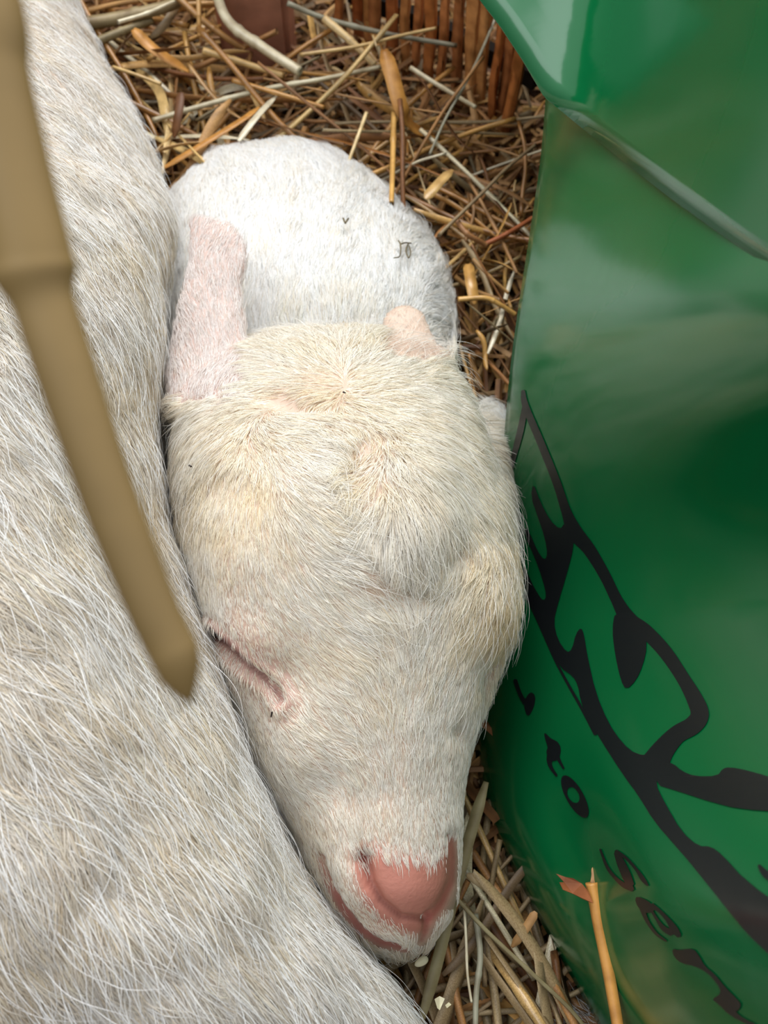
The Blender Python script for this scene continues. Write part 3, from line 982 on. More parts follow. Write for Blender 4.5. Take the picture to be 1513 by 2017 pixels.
def print_on_bag(name, polys, parent):
    V, F = [], []
    for pl in polys:
        bm = bmesh.new()
        vs = [bm.verts.new((x, y, 0)) for x, y in pl]
        tri = tessellate_polygon([[Vector((x, y, 0)) for x, y in pl]])
        for t in tri:
            try: bm.faces.new([vs[i] for i in t])
            except ValueError: pass
        for _ in range(4):
            e = [e for e in bm.edges if e.calc_length() > 22]
            if not e: break
            bmesh.ops.subdivide_edges(bm, edges=e, cuts=1)
            bmesh.ops.triangulate(bm, faces=[f for f in bm.faces if len(f.verts) > 3])
        bm.verts.ensure_lookup_table()
        idx = {}
        for v in bm.verts:
            r = P(v.co.x, v.co.y, 1.0) - CAM
            h = bvh.ray_cast(Vector(CAM), Vector(r).normalized())
            if h[0] is None: continue
            nrm = h[1] if h[1].dot(Vector(r)) < 0 else -h[1]
            idx[v] = len(V)
            V.append(np.array(h[0] + nrm * 0.00025))
        for f in bm.faces:
            if all(v in idx for v in f.verts): F.append([idx[v] for v in f.verts])
        bm.free()
    o = mesh_obj(name, V, F, M_PRINT, parent)
    return o


trunk = [(1130, 1040), (1132, 1075), (1118, 1130), (1100, 1190), (1092, 1225), (1100, 1260), (1118, 1286), (1128, 1280), (1136, 1248), (1146, 1236), (1152, 1250), (1158, 1290),
         (1175, 1365), (1200, 1425), (1228, 1465), (1255, 1487), (1290, 1488), (1300, 1520), (1293, 1545), (1310, 1580), (1345, 1640), (1378, 1668), (1402, 1668),
         (1425, 1685), (1470, 1735), (1560, 1800), (1560, 1920), (1513, 1875), (1475, 1840), (1430, 1785), (1370, 1710), (1340, 1675), (1290, 1618), (1260, 1568),
         (1230, 1528), (1180, 1450), (1155, 1405), (1145, 1380), (1140, 1350), (1130, 1332), (1105, 1315), (1080, 1270), (1055, 1215), (1040, 1180), (1032, 1130),
         (1034, 1112), (1045, 1140), (1062, 1172), (1072, 1184), (1078, 1174), (1070, 1140), (1052, 1090), (1036, 1058), (1036, 1036), (1045, 1050), (1060, 1085),
         (1074, 1104), (1080, 1092), (1075, 1060), (1060, 1015), (1047, 978), (1052, 950), (1064, 985), (1085, 1025), (1105, 1043), (1113, 1030)]
branch = [(1288, 1490), (1328, 1505), (1345, 1520), (1370, 1530), (1415, 1530), (1425, 1515), (1440, 1512), (1480, 1520), (1560, 1545), (1560, 1602), (1460, 1595), (1400, 1580),
          (1340, 1560), (1290, 1545)]
tooth = [(1213, 1205), (1207, 1240), (1213, 1290), (1224, 1340), (1235, 1360), (1255, 1340), (1268, 1310), (1276, 1275), (1270, 1240), (1245, 1215)]
art = [chaikin(trunk, 1), chaikin(branch, 1), chaikin(tooth, 1),
       stroke([(1032, 770, 8), (1037, 800, 13), (1068, 875, 15), (1098, 950, 16), (1116, 1005, 19), (1134, 1048, 30), (1162, 1082, 25), (1192, 1132, 22), (1217, 1183, 23), (1242, 1225, 34),
               (1272, 1243, 28), (1312, 1285, 27), (1347, 1337, 26), (1370, 1378, 32), (1380, 1408, 36), (1366, 1430, 36), (1335, 1448, 36), (1308, 1478, 44), (1292, 1505, 56)]),
       stroke([(1036, 800, 11), (1026, 850, 13), (1012, 905, 10), (1006, 940, 5)]),  # mirror reflection of the branch in the glossy plastic, drawn in as print
       stroke([(1036, 1170, 4), (1062, 1225, 5), (1100, 1310, 5), (1150, 1400, 6), (1175, 1446, 8)]),
       stroke([(1497, 1706, 6), (1510, 1722, 14), (1530, 1735, 16)])]
print_on_bag('artwork_and_reflection', art, bag)
letters = {
    'a': [stroke([(1016, 1340, 8), (1026, 1368, 8), (1036, 1385, 10)]), chaikin([(1045, 1362), (1057, 1370), (1053, 1395), (1040, 1415), (1032, 1385)], 1)],
    't': [stroke([(1075, 1446, 4), (1082, 1458, 12), (1092, 1472, 26), (1090, 1488, 26), (1084, 1498, 12), (1087, 1512, 7), (1098, 1528, 5)]),
          stroke([(1097, 1485, 10), (1104, 1500, 6), (1112, 1514, 4)])],
    'o': [],
    's': [stroke([(1184, 1673, 4), (1198, 1708, 6), (1215, 1730, 7), (1232, 1744, 10), (1248, 1751, 10)]),
          stroke([(1216, 1679, 10), (1225, 1700, 16), (1235, 1722, 18), (1244, 1744, 15)]),
          stroke([(1215, 1677, 8), (1235, 1690, 6), (1255, 1712, 6), (1268, 1731, 9), (1278, 1744, 4)])],
    'e': [stroke([(1257, 1770, 10), (1266, 1779, 20), (1277, 1787, 22), (1288, 1790, 12)]),
          stroke([(1285, 1784, 12), (1300, 1793, 7), (1318, 1812, 9), (1330, 1830, 15), (1340, 1843, 9)]),
          stroke([(1287, 1796, 5), (1297, 1812, 6), (1309, 1828, 10), (1325, 1838, 12)]),
          stroke([(1266, 1788, 10), (1277, 1814, 7), (1294, 1838, 6), (1314, 1853, 4)])],
    'r': [chaikin([(1325, 1868), (1340, 1871), (1368, 1867), (1380, 1883), (1390, 1902), (1410, 1918), (1432, 1945), (1455, 1968), (1463, 1978), (1457, 1990), (1450, 1992),
                   (1470, 2007), (1495, 2018), (1480, 2020), (1440, 2000), (1415, 1975), (1404, 1968), (1422, 1957), (1420, 1945), (1405, 1925), (1390, 1912), (1370, 1902),
                   (1345, 1897), (1330, 1885)], 1)],
}
ring_o, ring_i = [], []
for k in range(25):
    a = 2 * math.pi * k / 24
    c, s = math.cos(1.06), math.sin(1.06)
    u, v = 47 * math.cos(a), 17 * math.sin(a)
    ring_o.append((1134 + u * c - v * s, 1569 + u * s + v * c))
    u, v = 17 * math.cos(a), 10.5 * math.sin(a)
    ring_i.append((1131 + u * c - v * s, 1566 + u * s + v * c))
letters['o'] = [[ring_o[k], ring_o[k + 1], ring_i[k + 1], ring_i[k]] for k in range(24)]
for ch, pl in letters.items():
    o = print_on_bag('printed_letter', pl, bag)
    o['label'] = 'black printed letter %s' % ch


# ------------------------------------------------------------------ straw builders
def frames(C):
    C = np.asarray(C, float)
    T = np.gradient(C, axis=0); T /= np.linalg.norm(T, axis=1)[:, None] + 1e-12
    u = np.array([0, 0, 1.0])
    S = np.cross(T, u); S /= np.linalg.norm(S, axis=1)[:, None] + 1e-9
    return T, S, np.cross(S, T)


def stem_geo(C, w, nodes=(), seg=8, taper=0.85):
    """round hollow straw stem with swollen nodes; C centre line, w diameter"""
    T, S, U = frames(C)
    n = len(C); V, F = [], []
    for i in range(n):
        t = i / (n - 1)
        r = w / 2 * (1 + (taper - 1) * t)
        for q in nodes: r *= 1 + 0.28 * math.exp(-((t - q) / 0.018) ** 2)
        for j in range(seg):
            a = 2 * math.pi * j / seg
            k = 1 + (0.10 if j % 2 else 0)
            V.append(C[i] + (S[i] * math.cos(a) + U[i] * math.sin(a)) * r * k)
    for rr in (0.62,):
        for e in (0, n - 1):
            for j in range(seg):
                a = 2 * math.pi * j / seg
                V.append(C[e] + (S[e] * math.cos(a) + U[e] * math.sin(a)) * w / 2 * rr + T[e] * (w * .8 if e == 0 else -w * .8))
    for i in range(n - 1):
        for j in range(seg):
            a0, b0 = i * seg + j, i * seg + (j + 1) % seg
            F.append((a0, b0, b0 + seg, a0 + seg))
    o0 = n * seg; o1 = o0 + seg
    for j in range(seg):
        F.append(((j + 1) % seg, j, o0 + j, o0 + (j + 1) % seg))
        F.append(((n - 1) * seg + j, (n - 1) * seg + (j + 1) % seg, o1 + (j + 1) % seg, o1 + j))
    F.append(tuple(o0 + j for j in range(seg))); F.append(tuple(o1 + j for j in range(seg))[::-1])
    return V, F


def leaf_geo(C, w, twist=0.4, fold=0.3, th=0.12):
    """flat ribbed straw blade with a V fold, frayed narrow tips"""
    T, S, U = frames(C)
    n = len(C); V, F = [], []
    for i in range(n):
        t = i / (n - 1)
        a = twist * (t - .5)
        s = S[i] * math.cos(a) + U[i] * math.sin(a); u = -S[i] * math.sin(a) + U[i] * math.cos(a)
        ww = w / 2 * (min(1, 0.45 + 5 * t) * min(1, 0.3 + 4 * (1 - t)))
        for (x, y) in ((-1, fold), (0, 0), (1, fold), (1, fold - th), (0, -th * 1.4), (-1, fold - th)):
            V.append(C[i] + s * ww * x + u * ww * y)
    for i in range(n - 1):
        for j in range(6):
            a0, b0 = i * 6 + j, i * 6 + (j + 1) % 6
            F.append((a0, b0, b0 + 6, a0 + 6))
    F.append((5, 4, 3, 2, 1, 0)); e = (n - 1) * 6
    F.append((e, e + 1, e + 2, e + 3, e + 4, e + 5))
    return V, F


def smooth_line(pts, m):
    p = np.array(pts, float); n = len(p)
    t = np.linspace(0, n - 1, m)
    if n == 2:
        return np.array([p[0] + (p[1] - p[0]) * x for x in t])
    return np.stack([interp(t, [(i, *p[i]) for i in range(n)], k) for k in range(1, p.shape[1] + 1)], 1)


# hero straws: points (px, py, z), width in px, kind, material, label
def hero(pts, wpx, kind, mat, label, name='straw', nodes=(0.5,), group=None):
    W3 = np.array([G(x, y, z) for x, y, z in pts])
    dm = np.mean([GD(y, z) for _, y, z in pts])
    w = wpx / FPX * dm
    C = smooth_line(W3, 10 + 8 * len(pts))
    if kind == 's': v, f = stem_geo(C, w, nodes)
    else: v, f = leaf_geo(C, w, 0.3, 0.28)
    o = mesh_obj(name, v, f, mat)
    tagit(o, label, 'straw', group)
    return o


T1 = .030
hero([(420, -30, .045), (450, 42, .044), (515, 92, .042), (592, 142, .040)], 21, 's', M_PALE, 'thick pale bent straw stem lying across the foot of the reddish post', nodes=(.45, .6))
hero([(345, -10, .045), (400, 40, .04), (440, 70, .036), (482, 98, .03)], 13, 's', M_GOLD, 'straight golden straw just left of the thick pale stem by the post')
hero([(300, 238, .034), (400, 208, .036), (520, 176, .038), (640, 155, .038), (752, 131, .036)], 10, 's', M_PALE, 'long shiny near-white straw lying slantwise across the middle of the bedding', nodes=(.35, .62))
hero([(470, 278, .040), (505, 232, .040), (546, 188, .038)], 13, 'l', M_PALE, 'short shiny white split straw standing above the back of the kid')
hero([(566, 6, .050), (640, 36, .046), (760, 66, .042), (900, 90, .036)], 10, 's', M_GREY, 'long blue grey straw crossing in front of the slatted panel')
hero([(756, 98, .050), (772, 150, .048), (790, 215, .042), (812, 252, .034), (860, 272, .028)], 30, 'l', M_ORANGE, 'broad curled orange straw blade standing beside the slatted panel', 'flat_straw')
hero([(745, 92, .048), (762, 150, .046), (780, 215, .042), (800, 256, .036)], 9, 's', M_DUN, 'thin dull straw hugging the left side of the broad orange blade')
hero([(638, 36, .046), (690, 80, .042), (738, 128, .036)], 15, 's', M_GOLD, 'stout golden straw leaning on the dark gap beside the post')
hero([(590, 108, .044), (700, 92, .044), (790, 70, .044), (860, 55, .044)], 7, 's', M_GOLD, 'slender golden straw rising to the right across the slats')
hero([(808, 133, .038), (870, 172, .036), (938, 212, .032)], 9, 's', M_PALE, 'short pale straw right of the broad orange blade')
hero([(776, 222, .040), (774, 310, .042), (771, 402, .046)], 12, 's', M_GOLD, 'upright yellow straw standing against the right shoulder of the kid\'s back', nodes=(.3,))
hero([(985, 15, .050), (935, 130, .045), (880, 230, .042), (846, 305, .036)], 6, 's', M_GREY, 'thin dark grey straw leaning over the tangle right of the orange blade')
hero([(838, 392, .036), (862, 365, .036), (892, 334, .034)], 20, 'l', M_GOLD, 'small pale gold husk lying right of the upright yellow straw', 'flat_straw')
hero([(864, 464, .040), (950, 380, .038), (1000, 330, .036), (1055, 285, .032)], 7, 's', M_DUN, 'long thin dun straw pointing from the kid\'s fur up to the green bag')
hero([(902, 590, .034), (955, 587, .034), (985, 600, .032), (1016, 620, .028)], 10, 's', M_GOLD, 'curved pale straw spanning from the kid\'s side to the bag')
hero([(932, 510, .036), (965, 545, .034), (1002, 578, .030)], 7, 's', M_GOLD, 'short golden straw slanting just above the curved pale straw')
hero([(955, 482, .032), (1000, 460, .032), (1052, 428, .030)], 10, 's', M_RUST, 'rust coloured straw pointing at the edge of the bag')
hero([(898, 432, .036), (920, 460, .036), (960, 484, .032)], 11, 's', M_BROWN, 'short stout brown straw right of the kid\'s fur edge')
hero([(922, 520, .030), (928, 560, .032), (935, 600, .030)], 22, 'l', M_GOLD, 'flat golden straw blade half buried beside the kid\'s flank', 'flat_straw')
hero([(958, 1540, .040), (925, 1650, .038), (895, 1760, .032), (860, 1900, .030), (818, 2050, .030)], 23, 'l', M_OLIVE, 'long flat olive straw blade running down past the right of the pink nose', 'flat_straw')
hero([(898, 1768, .034), (960, 1835, .034), (1040, 1910, .032), (1120, 1985, .028), (1165, 2040, .024)], 9, 's', M_OLIVE, 'long thin greenish straw running down right from the kid\'s mouth')
hero([(914, 1780, .032), (918, 1850, .033), (921, 1920, .032), (929, 1975, .030)], 6, 's', M_PALE, 'thin pale upright straw right of the olive blade')
hero([(936, 1800, .030), (946, 1880, .030), (938, 1960, .030), (936, 2050, .030)], 13, 's', M_GREY, 'grey green straw stem between the pale straw and the brown ones')
hero([(1056, 1796, .036), (1036, 1828, .034), (1008, 1866, .030)], 17, 'l', M_BROWN, 'short brown straw piece sticking up towards the bag', 'flat_straw')
hero([(920, 1722, .034), (942, 1738, .034), (966, 1756, .030)], 15, 'l', M_DUN, 'short pale straw stub right of the nostril', 'flat_straw')
hero([(130, 52, .044), (220, 38, .042), (310, 18, .042), (352, 4, .040)], 24, 's', M_DUN, 'thick dun straw stem at the top left beside the adult goat')
hero([(232, 44, .052), (290, 26, .050), (345, 2, .048)], 8, 's', M_PALE, 'bright yellow straw lying on the thick dun stem at the top left')
hero([(190, 82, .040), (240, 62, .040), (300, 40, .038)], 16, 's', M_DUN, 'dun straw just below the thick dun stem')
hero([(262, 58, .044), (305, 100, .042), (372, 142, .036)], 22, 'l', M_ORANGE, 'orange brown folded straw blade near the adult goat\'s back', 'flat_straw')
hero([(391, -10, .050), (392, 30, .046), (393, 72, .040)], 10, 's', M_GOLD, 'short upright golden straw at the top edge, left of the post')
hero([(322, 332, .036), (400, 285, .040), (480, 235, .040), (512, 210, .038)], 13, 'l', M_ORANGE, 'long orange straw slanting up from where the two goats meet', 'flat_straw')
hero([(357, 182, .044), (352, 225, .042), (343, 272, .036)], 17, 'l', M_BROWN, 'upright brown straw blade left of the long orange straw', 'flat_straw')
hero([(722, 222, .042), (704, 272, .042), (684, 326, .038)], 8, 's', M_GOLD, 'slim pale gold straw standing on the top edge of the kid\'s fur')
hero([(458, 158, .040), (540, 182, .040), (640, 212, .036)], 9, 's', M_GOLD, 'tan straw crossing under the long white straw')
hero([(222, 132, .040), (270, 148, .040), (318, 166, .038)], 7, 's', M_GOLD, 'thin tan straw pointing away from the adult goat\'s back')
hero([(400, 100, .040), (460, 118, .038), (560, 150, .034)], 13, 's', M_GOLD, 'golden straw running alongside and below the thick pale stem')

# the split straw beside the bag, with its torn sheath as a part
s = hero([(1166, 1738, .062), (1180, 1820, .060), (1198, 1910, .058), (1224, 2060, .056)], 27, 's', M_ORANGE, 'thick golden straw stem with torn end standing in front of the green lettering', nodes=())
sh = [(1096, 1721), (1112, 1728), (1128, 1731), (1146, 1741), (1162, 1758), (1170, 1778), (1150, 1770), (1128, 1760), (1108, 1753), (1101, 1739), (1111, 1738)]
top_ = [G(x, y, .0645) + np.array([0, 0, .0012 * math.sin(i * .9)]) for i, (x, y) in enumerate(sh)]
bot_ = [p - np.array([0, 0, .0005]) for p in top_]
mesh_obj('torn_sheath', top_ + bot_, [tuple(range(11)), tuple(range(11, 22))[::-1]] + [(i, 11 + i, 11 + (i + 1) % 11, (i + 1) % 11) for i in range(11)], M_RUST, s, smooth=False)
C = smooth_line(np.array([G(1168, 1745, .062), G(1172, 1725, .062), G(1171, 1706, .062)]), 8)
hv, hf = leaf_geo(C, 15 / FPX * .28, 0.2, 0.5)
mesh_obj('torn_tip', hv, hf, M_BROWN, s)

# big out-of-focus stem hanging close in front of the lens
Vn = [(-360, -700), (-60, -60), (-20, 150), (20, 330), (58, 480), (80, 575), (150, 790), (222, 1000), (300, 1195), (345, 1290)]
C = smooth_line(np.array([P(x, y, 0.088 + 0.004 * i / 10) for i, (x, y) in enumerate(Vn)]), 90)
px_, py_, d_ = project(C)
T, S, U = frames(C)
V, F = [], []
seg = 20
for i in range(len(C)):
    y = py_[i]
    w = 158 if y < 470 else (158 + 12 * math.exp(-((y - 545) / 25) ** 2) - 34 * min(1, max(0, (y - 530) / 60)))
    if y > 700: w = 124 - 22 * min(1, (y - 700) / 560)
    r = w / 2 / FPX * d_[i]
    vd = (C[i] - CAM); vd /= np.linalg.norm(vd)
    s1 = np.cross(T[i], vd); s1 /= np.linalg.norm(s1); u1 = np.cross(s1, T[i])
    for j in range(seg):
        a = 2 * math.pi * j / seg
        V.append(C[i] + s1 * math.cos(a) * r + u1 * math.sin(a) * r * 0.8)
n = len(C)
tip = P(376, 1388, 0.0925)
for k, (q, sc) in enumerate([(0.35, 0.86), (0.65, 0.55), (0.88, 0.24)]):
    ctr = C[-1] * (1 - q) + tip * q
    base = V[(n - 1) * seg:n * seg]
    V += [ctr + (b_ - C[-1]) * sc for b_ in base]
nn_ = n + 3
F = [(i * seg + j, i * seg + (j + 1) % seg, (i + 1) * seg + (j + 1) % seg, (i + 1) * seg + j) for i in range(nn_ - 1) for j in range(seg)]
V.append(tip); V.append(C[0])
F += [((nn_ - 1) * seg + j, (nn_ - 1) * seg + (j + 1) % seg, len(V) - 2) for j in range(seg)] + [((j + 1) % seg, j, len(V) - 1) for j in range(seg)]
M_NEAR = plain_mat('near_reed', sr(136, 112, 68), 0.45, 45, 0.22, 0.4)
reed = mesh_obj('reed_stem', V, F, M_NEAR)
tagit(reed, 'thick tan reed with pointed tip, out of focus in front of the adult goat', 'reed')

# ------------------------------------------------------------------ loose straws, one object each
def proto(kind, mat, bend, seed, curl=0.0):
    r = random.Random(seed)
    n = 14
    t = np.linspace(-.5, .5, n)
    C = np.stack([t, bend * (t ** 2 - .12) + curl * np.sin(t * 6), 0.04 * np.sin(t * 5 + seed)], 1)
    if kind == 's': v, f = stem_geo(C, 0.045, (r.uniform(.2, .8),), 7)
    else: v, f = leaf_geo(C, 0.07, r.uniform(-.8, .8), r.uniform(.1, .5))
    me = bpy.data.meshes.new('round_straw' if kind == 's' else 'leaf_straw')
    me.from_pydata([tuple(map(float, q)) for q in v], [], f); me.materials.append(mat)
    me.polygons.foreach_set('use_smooth', [True] * len(me.polygons))
    stripe(me)
    return me


protos = {}
for nm, mt in (('gold', M_GOLD), ('brown', M_BROWN), ('dun', M_DUN), ('pale', M_PALE)):
    protos[nm] = [proto(k, mt, b_, i * 3 + 1, c_) for i, (k, b_, c_) in enumerate([('s', 0, 0), ('s', .12, 0), ('l', .15, .03), ('s', -.2, .015), ('l', -.3, 0), ('l', .05, .02)])]
kinds = [k for k in protos]
BEHIND = [(165, -10), (240, 150), (330, 330), (352, 365), (470, 275), (600, 275), (700, 320), (790, 395), (880, 470), (900, 560), (1000, 560), (1055, 330), (960, 250), (860, 200), (740, 130), (600, 110), (450, 110), (430, -10)]
SIDE = [(860, 430), (905, 520), (895, 640), (900, 740), (935, 800), (990, 790), (1015, 620), (1050, 420), (1060, 330)]
BELOW = [(925, 1580), (915, 1700), (890, 1830), (790, 1905), (800, 2030), (1180, 2030), (1110, 1900), (1030, 1760), (965, 1620)]


def scatter(n, poly, mix, label, group, zr, wl, ll, angf, tilt=0.22, zones=()):
    x0, x1 = min(p[0] for p in poly), max(p[0] for p in poly)
    y0, y1 = min(p[1] for p in poly), max(p[1] for p in poly)
    c = 0
    while c < n:
        x, y = random.uniform(x0, x1), random.uniform(y0, y1)
        if not inside(np.array([x]), np.array([y]), poly)[0]: continue
        z = random.uniform(*zr)
        if x > 880 and 200 < y < 900: z = min(z, 0.03)
        k = random.choices(kinds, mix)[0]
        o = bpy.data.objects.new('straw', random.choice(protos[k]))
        COL.objects.link(o)
        ln, wd = random.uniform(*ll), random.uniform(*wl)
        o.location = G(x, y, z)
        o.rotation_euler = (random.uniform(-3, 3) if k != 'pale' else 0, random.gauss(0, tilt), angf())
        o.scale = (ln, wd / 0.045, wd / 0.045)
        word = {'gold': 'golden', 'brown': 'brown', 'dun': 'dull grey brown', 'pale': 'pale cream'}[k]
        shape = 'flat leafy' if 'leaf' in o.data.name else 'round'
        where = ''
        for ok, ph in zones:
            if ok(x, y): where = ph; break
        mw = o.rotation_euler.to_matrix()
        e_ = mw @ Vector((ln / 2, 0, 0))
        qa = project(np.array([np.array(o.location) - np.array(e_), np.array(o.location) + np.array(e_)]))
        dx_, dy_ = qa[0][1] - qa[0][0], qa[1][1] - qa[1][0]
        an_ = math.degrees(math.atan2(-dy_, dx_)) % 180
        pose = 'lying level' if an_ < 18 or an_ > 162 else 'pointing straight up' if 72 < an_ < 108 else 'slanting up right' if an_ <= 72 else 'slanting down right'
        size = 'short' if ln < ll[0] + (ll[1] - ll[0]) * .33 else 'long' if ln > ll[0] + (ll[1] - ll[0]) * .67 else 'mid-length'
        shape = 'leafy' if shape.startswith('flat') else 'round'
        word = word.replace('dull grey brown', 'grey-brown').replace('pale cream', 'pale')
        o['label'] = '%s %s %s straw %s %s' % (size, word, shape, pose, where); o['category'] = 'straw'; o['group'] = group + ' ' + where
        c += 1


scatter(150, BEHIND, (8, 5, 1.5, 1.2), 'straw in the heap', 'loose straws behind the goats',
        (.006, .038), (.0008, .0026), (.03, .10), lambda: random.choice((random.gauss(0.3, .5), random.gauss(-.5, .5), random.uniform(-1.6, 1.6))),
        zones=((lambda x, y: x < 420 and y < 130, 'at the adult goat\'s back, top left'), (lambda x, y: x < 420, 'where the two goats\' backs meet'), (lambda x, y: y < 110, 'between the post and the slats'),
               (lambda x, y: x > 820, 'below the slats near the bag corner'), (lambda x, y: y < 200, 'across the middle of the bedding'), (lambda x, y: True, 'right behind the kid\'s back')))
scatter(70, SIDE, (3, 7, 4, .6), 'fine straw', 'fine straws beside the bag',
        (.004, .030), (.0007, .0016), (.015, .045), lambda: random.uniform(-1.7, 1.7), .35,
        zones=((lambda x, y: y < 520, 'between the kid\'s back and the bag'), (lambda x, y: y < 680, 'between the kid\'s hip and the bag'), (lambda x, y: True, 'between the kid\'s right ear and the bag')))
scatter(66, BELOW, (.3, 3, 8, .5), 'straw in the bunch', 'dull straws below the mouth',
        (.006, .028), (.0014, .0032), (.04, .09), lambda: random.choice((random.gauss(-1.05, .16), random.gauss(-1.1, .16), random.gauss(-1.35, .2), random.gauss(.9, .4))), .12,
        zones=((lambda x, y: y < 1750, 'between the kid\'s nose and the bag'), (lambda x, y: x < 920, 'under the kid\'s chin'), (lambda x, y: True, 'along the foot of the bag')))

# the uncountable chaff below: one object
V, F, pick = [], [], []
for k in range(5200):
    if k % 3 == 0:
        x, y = rng.uniform(-0.40, 0.24), rng.uniform(-0.12, 0.52)
    elif k % 3 == 1:
        a_ = G(rng.uniform(100, 1120), rng.uniform(-60, 560), 0); x, y = a_[0], a_[1]
    else:
        a_ = G(rng.uniform(760, 1220), rng.uniform(500, 2100), 0); x, y = a_[0], a_[1]
    z = rng.uniform(-0.010, 0.016)
    ln = rng.uniform(0.010, 0.05); an_ = rng.uniform(0, math.pi); w_ = rng.uniform(0.0005, 0.0016)
    dv = np.array([math.cos(an_), math.sin(an_), rng.normal(0, .18)]); bend = rng.normal(0, .12)
    sd = np.array([-dv[1], dv[0], 0])
    c = np.array([x, y, z]); nv = len(V)
    tw = rng.uniform(-.6, .6)
    up = np.array([0, 0, 1.0]) * math.cos(tw) + sd * math.sin(tw); s2 = sd * math.cos(tw) - np.array([0, 0, 1.0]) * math.sin(tw)
    for t in (-.5, -.17, .17, .5):
        cc = c + dv * t * ln + sd * bend * ln * (t * t - .1)
        V += [cc - s2 * w_, cc + up * w_ * .6, cc + s2 * w_, cc - up * w_ * .4]
        pick += [rng.random() * 0 + (k % 97) / 97] * 4
    for i in range(3):
        for j in range(4):
            a0, b0 = nv + i * 4 + j, nv + i * 4 + (j + 1) % 4
            F.append((a0, b0, b0 + 4, a0 + 4))
    F.append((nv + 3, nv + 2, nv + 1, nv)); F.append((nv + 12, nv + 13, nv + 14, nv + 15))
M_CHAFF = straw_mat('chaff', BROWN + GOLD[:2] + DUN[:2], 0.6)
ch = mesh_obj('straw_litter', V, F, M_CHAFF, smooth=False)
a = ch.data.attributes.new('pick', 'FLOAT', 'POINT'); a.data.foreach_set('value', np.array(pick, np.float32))
tagit(ch, 'short broken chaff covering the ground under all the loose straw', 'straw litter', kind='stuff')

# ------------------------------------------------------------------ post and slatted panel
def box(c, sx, sy, sz, rz=0.0, bev=0.001):
    bm = bmesh.new(); bmesh.ops.create_cube(bm, size=1)
    bmesh.ops.scale(bm, vec=(sx, sy, sz), verts=bm.verts)
    if bev: bmesh.ops.bevel(bm, geom=bm.edges[:], offset=bev, segments=2, affect='EDGES')
    bmesh.ops.rotate(bm, cent=(0, 0, 0), matrix=Matrix.Rotation(rz, 3, 'Z'), verts=bm.verts)
    bmesh.ops.translate(bm, vec=Vector(c), verts=bm.verts)
    v = [np.array(q.co) for q in bm.verts]; bm.verts.index_update()
    f = [tuple(q.index for q in p.verts) for p in bm.faces]
    bm.free(); return v, f


g = G(514, 165, 0.0)
post = mesh_obj('wooden_post', *box((g[0], g[1] + 0.012, 0.06), 0.030, 0.022, 0.144, -0.06, 0.002), M_POST, smooth=False)
tagit(post, 'reddish brown wooden post standing in the straw at the top of the picture', 'post')

# slatted panel: two cross rails and a row of narrow upright slats, curving towards the viewer at the right
line = [(680, 110), (760, 145), (860, 190), (930, 225), (985, 255), (1030, 285)]
pts = smooth_line(np.array([G(x, y, 0.0) for x, y in line]), 60)
cl = np.concatenate([[0], np.cumsum(np.linalg.norm(np.diff(pts, axis=0), axis=1))])
pan = bpy.data.objects.new('slatted_panel', None); COL.objects.link(pan); pan.location = pts[30]
tagit(pan, 'rusty brown panel of narrow upright slats standing behind the straw at the upper right', 'panel')
s_ = 0.0
k = 0
inv = Vector(pts[30])
while s_ < cl[-1]:
    c = np.array([np.interp(s_, cl, pts[:, q]) for q in range(3)])
    c2 = np.array([np.interp(min(s_ + .002, cl[-1] + .0), cl, pts[:, q]) for q in range(3)])
    rz = math.atan2((c2 - c)[1], (c2 - c)[0] + 1e-9)
    w_ = random.uniform(.0030, .0050)
    v, f = box((0, 0, 0), w_, .0028, .16, 0, .0003)
    # rough, slightly wavy slat
    bm_v = []
    for q in v:
        q = np.array(q)
        bm_v.append(q)
    o = mesh_obj('slat', bm_v, f, M_SLAT, pan)
    bmm = bmesh.new(); bmm.from_mesh(o.data)
    long_e = [e for e in bmm.edges if e.calc_length() > .1]
    bmesh.ops.subdivide_edges(bmm, edges=long_e, cuts=26, use_grid_fill=True)
    for q in bmm.verts:
        q.co.x += 0.0003 * math.sin(q.co.z * 150 + k) + random.gauss(0, .00016)
        q.co.y += 0.0003 * math.sin(q.co.z * 140 + 2 * k) + random.gauss(0, .0003)
    bmm.to_mesh(o.data); bmm.free()
    o.location = Vector(c) - inv + Vector((0, 0, .072))
    o.rotation_euler = (random.gauss(0, .02), random.gauss(0, .02), rz)
    s_ += w_ + random.uniform(.0014, .0030); k += 1
# rail behind the slats
for zz in (.03, .125):
    rv, rf = [], []
    for i in range(0, 60, 3):
        T_ = (pts[min(i + 1, 59)] - pts[max(i - 1, 0)]); T_ /= np.linalg.norm(T_); nb = np.array([-T_[1], T_[0], 0])
        for (a_, b_) in ((.0035, -.004), (.008, -.004), (.008, .004), (.0035, .004)):
            rv.append(pts[i] + nb * a_ + np.array([0, 0, zz + b_]) - np.array(inv))
    nrr = len(rv) // 4
    for i in range(nrr - 1):
        for j in range(4): rf.append((i * 4 + j, i * 4 + (j + 1) % 4, i * 4 + 4 + (j + 1) % 4, i * 4 + 4 + j))
    rf += [(3, 2, 1, 0), tuple(nrr * 4 - 4 + j for j in range(4))]
    mesh_obj('rail', rv, rf, M_WALL, pan, smooth=False)

# ------------------------------------------------------------------ small things
bvk = BVHTree.FromObject(kid, dg)
dg = bpy.context.evaluated_depsgraph_get()
bvk = BVHTree.FromPolygons([tuple(v) for v in kco], [tuple(p.vertices) for p in kid_me.polygons])


def on_kid(x, y, off):
    r = Vector(P(x, y, 1.0) - CAM).normalized()
    h = bvk.ray_cast(Vector(CAM), r)
    return np.array(h[0] - r * off)


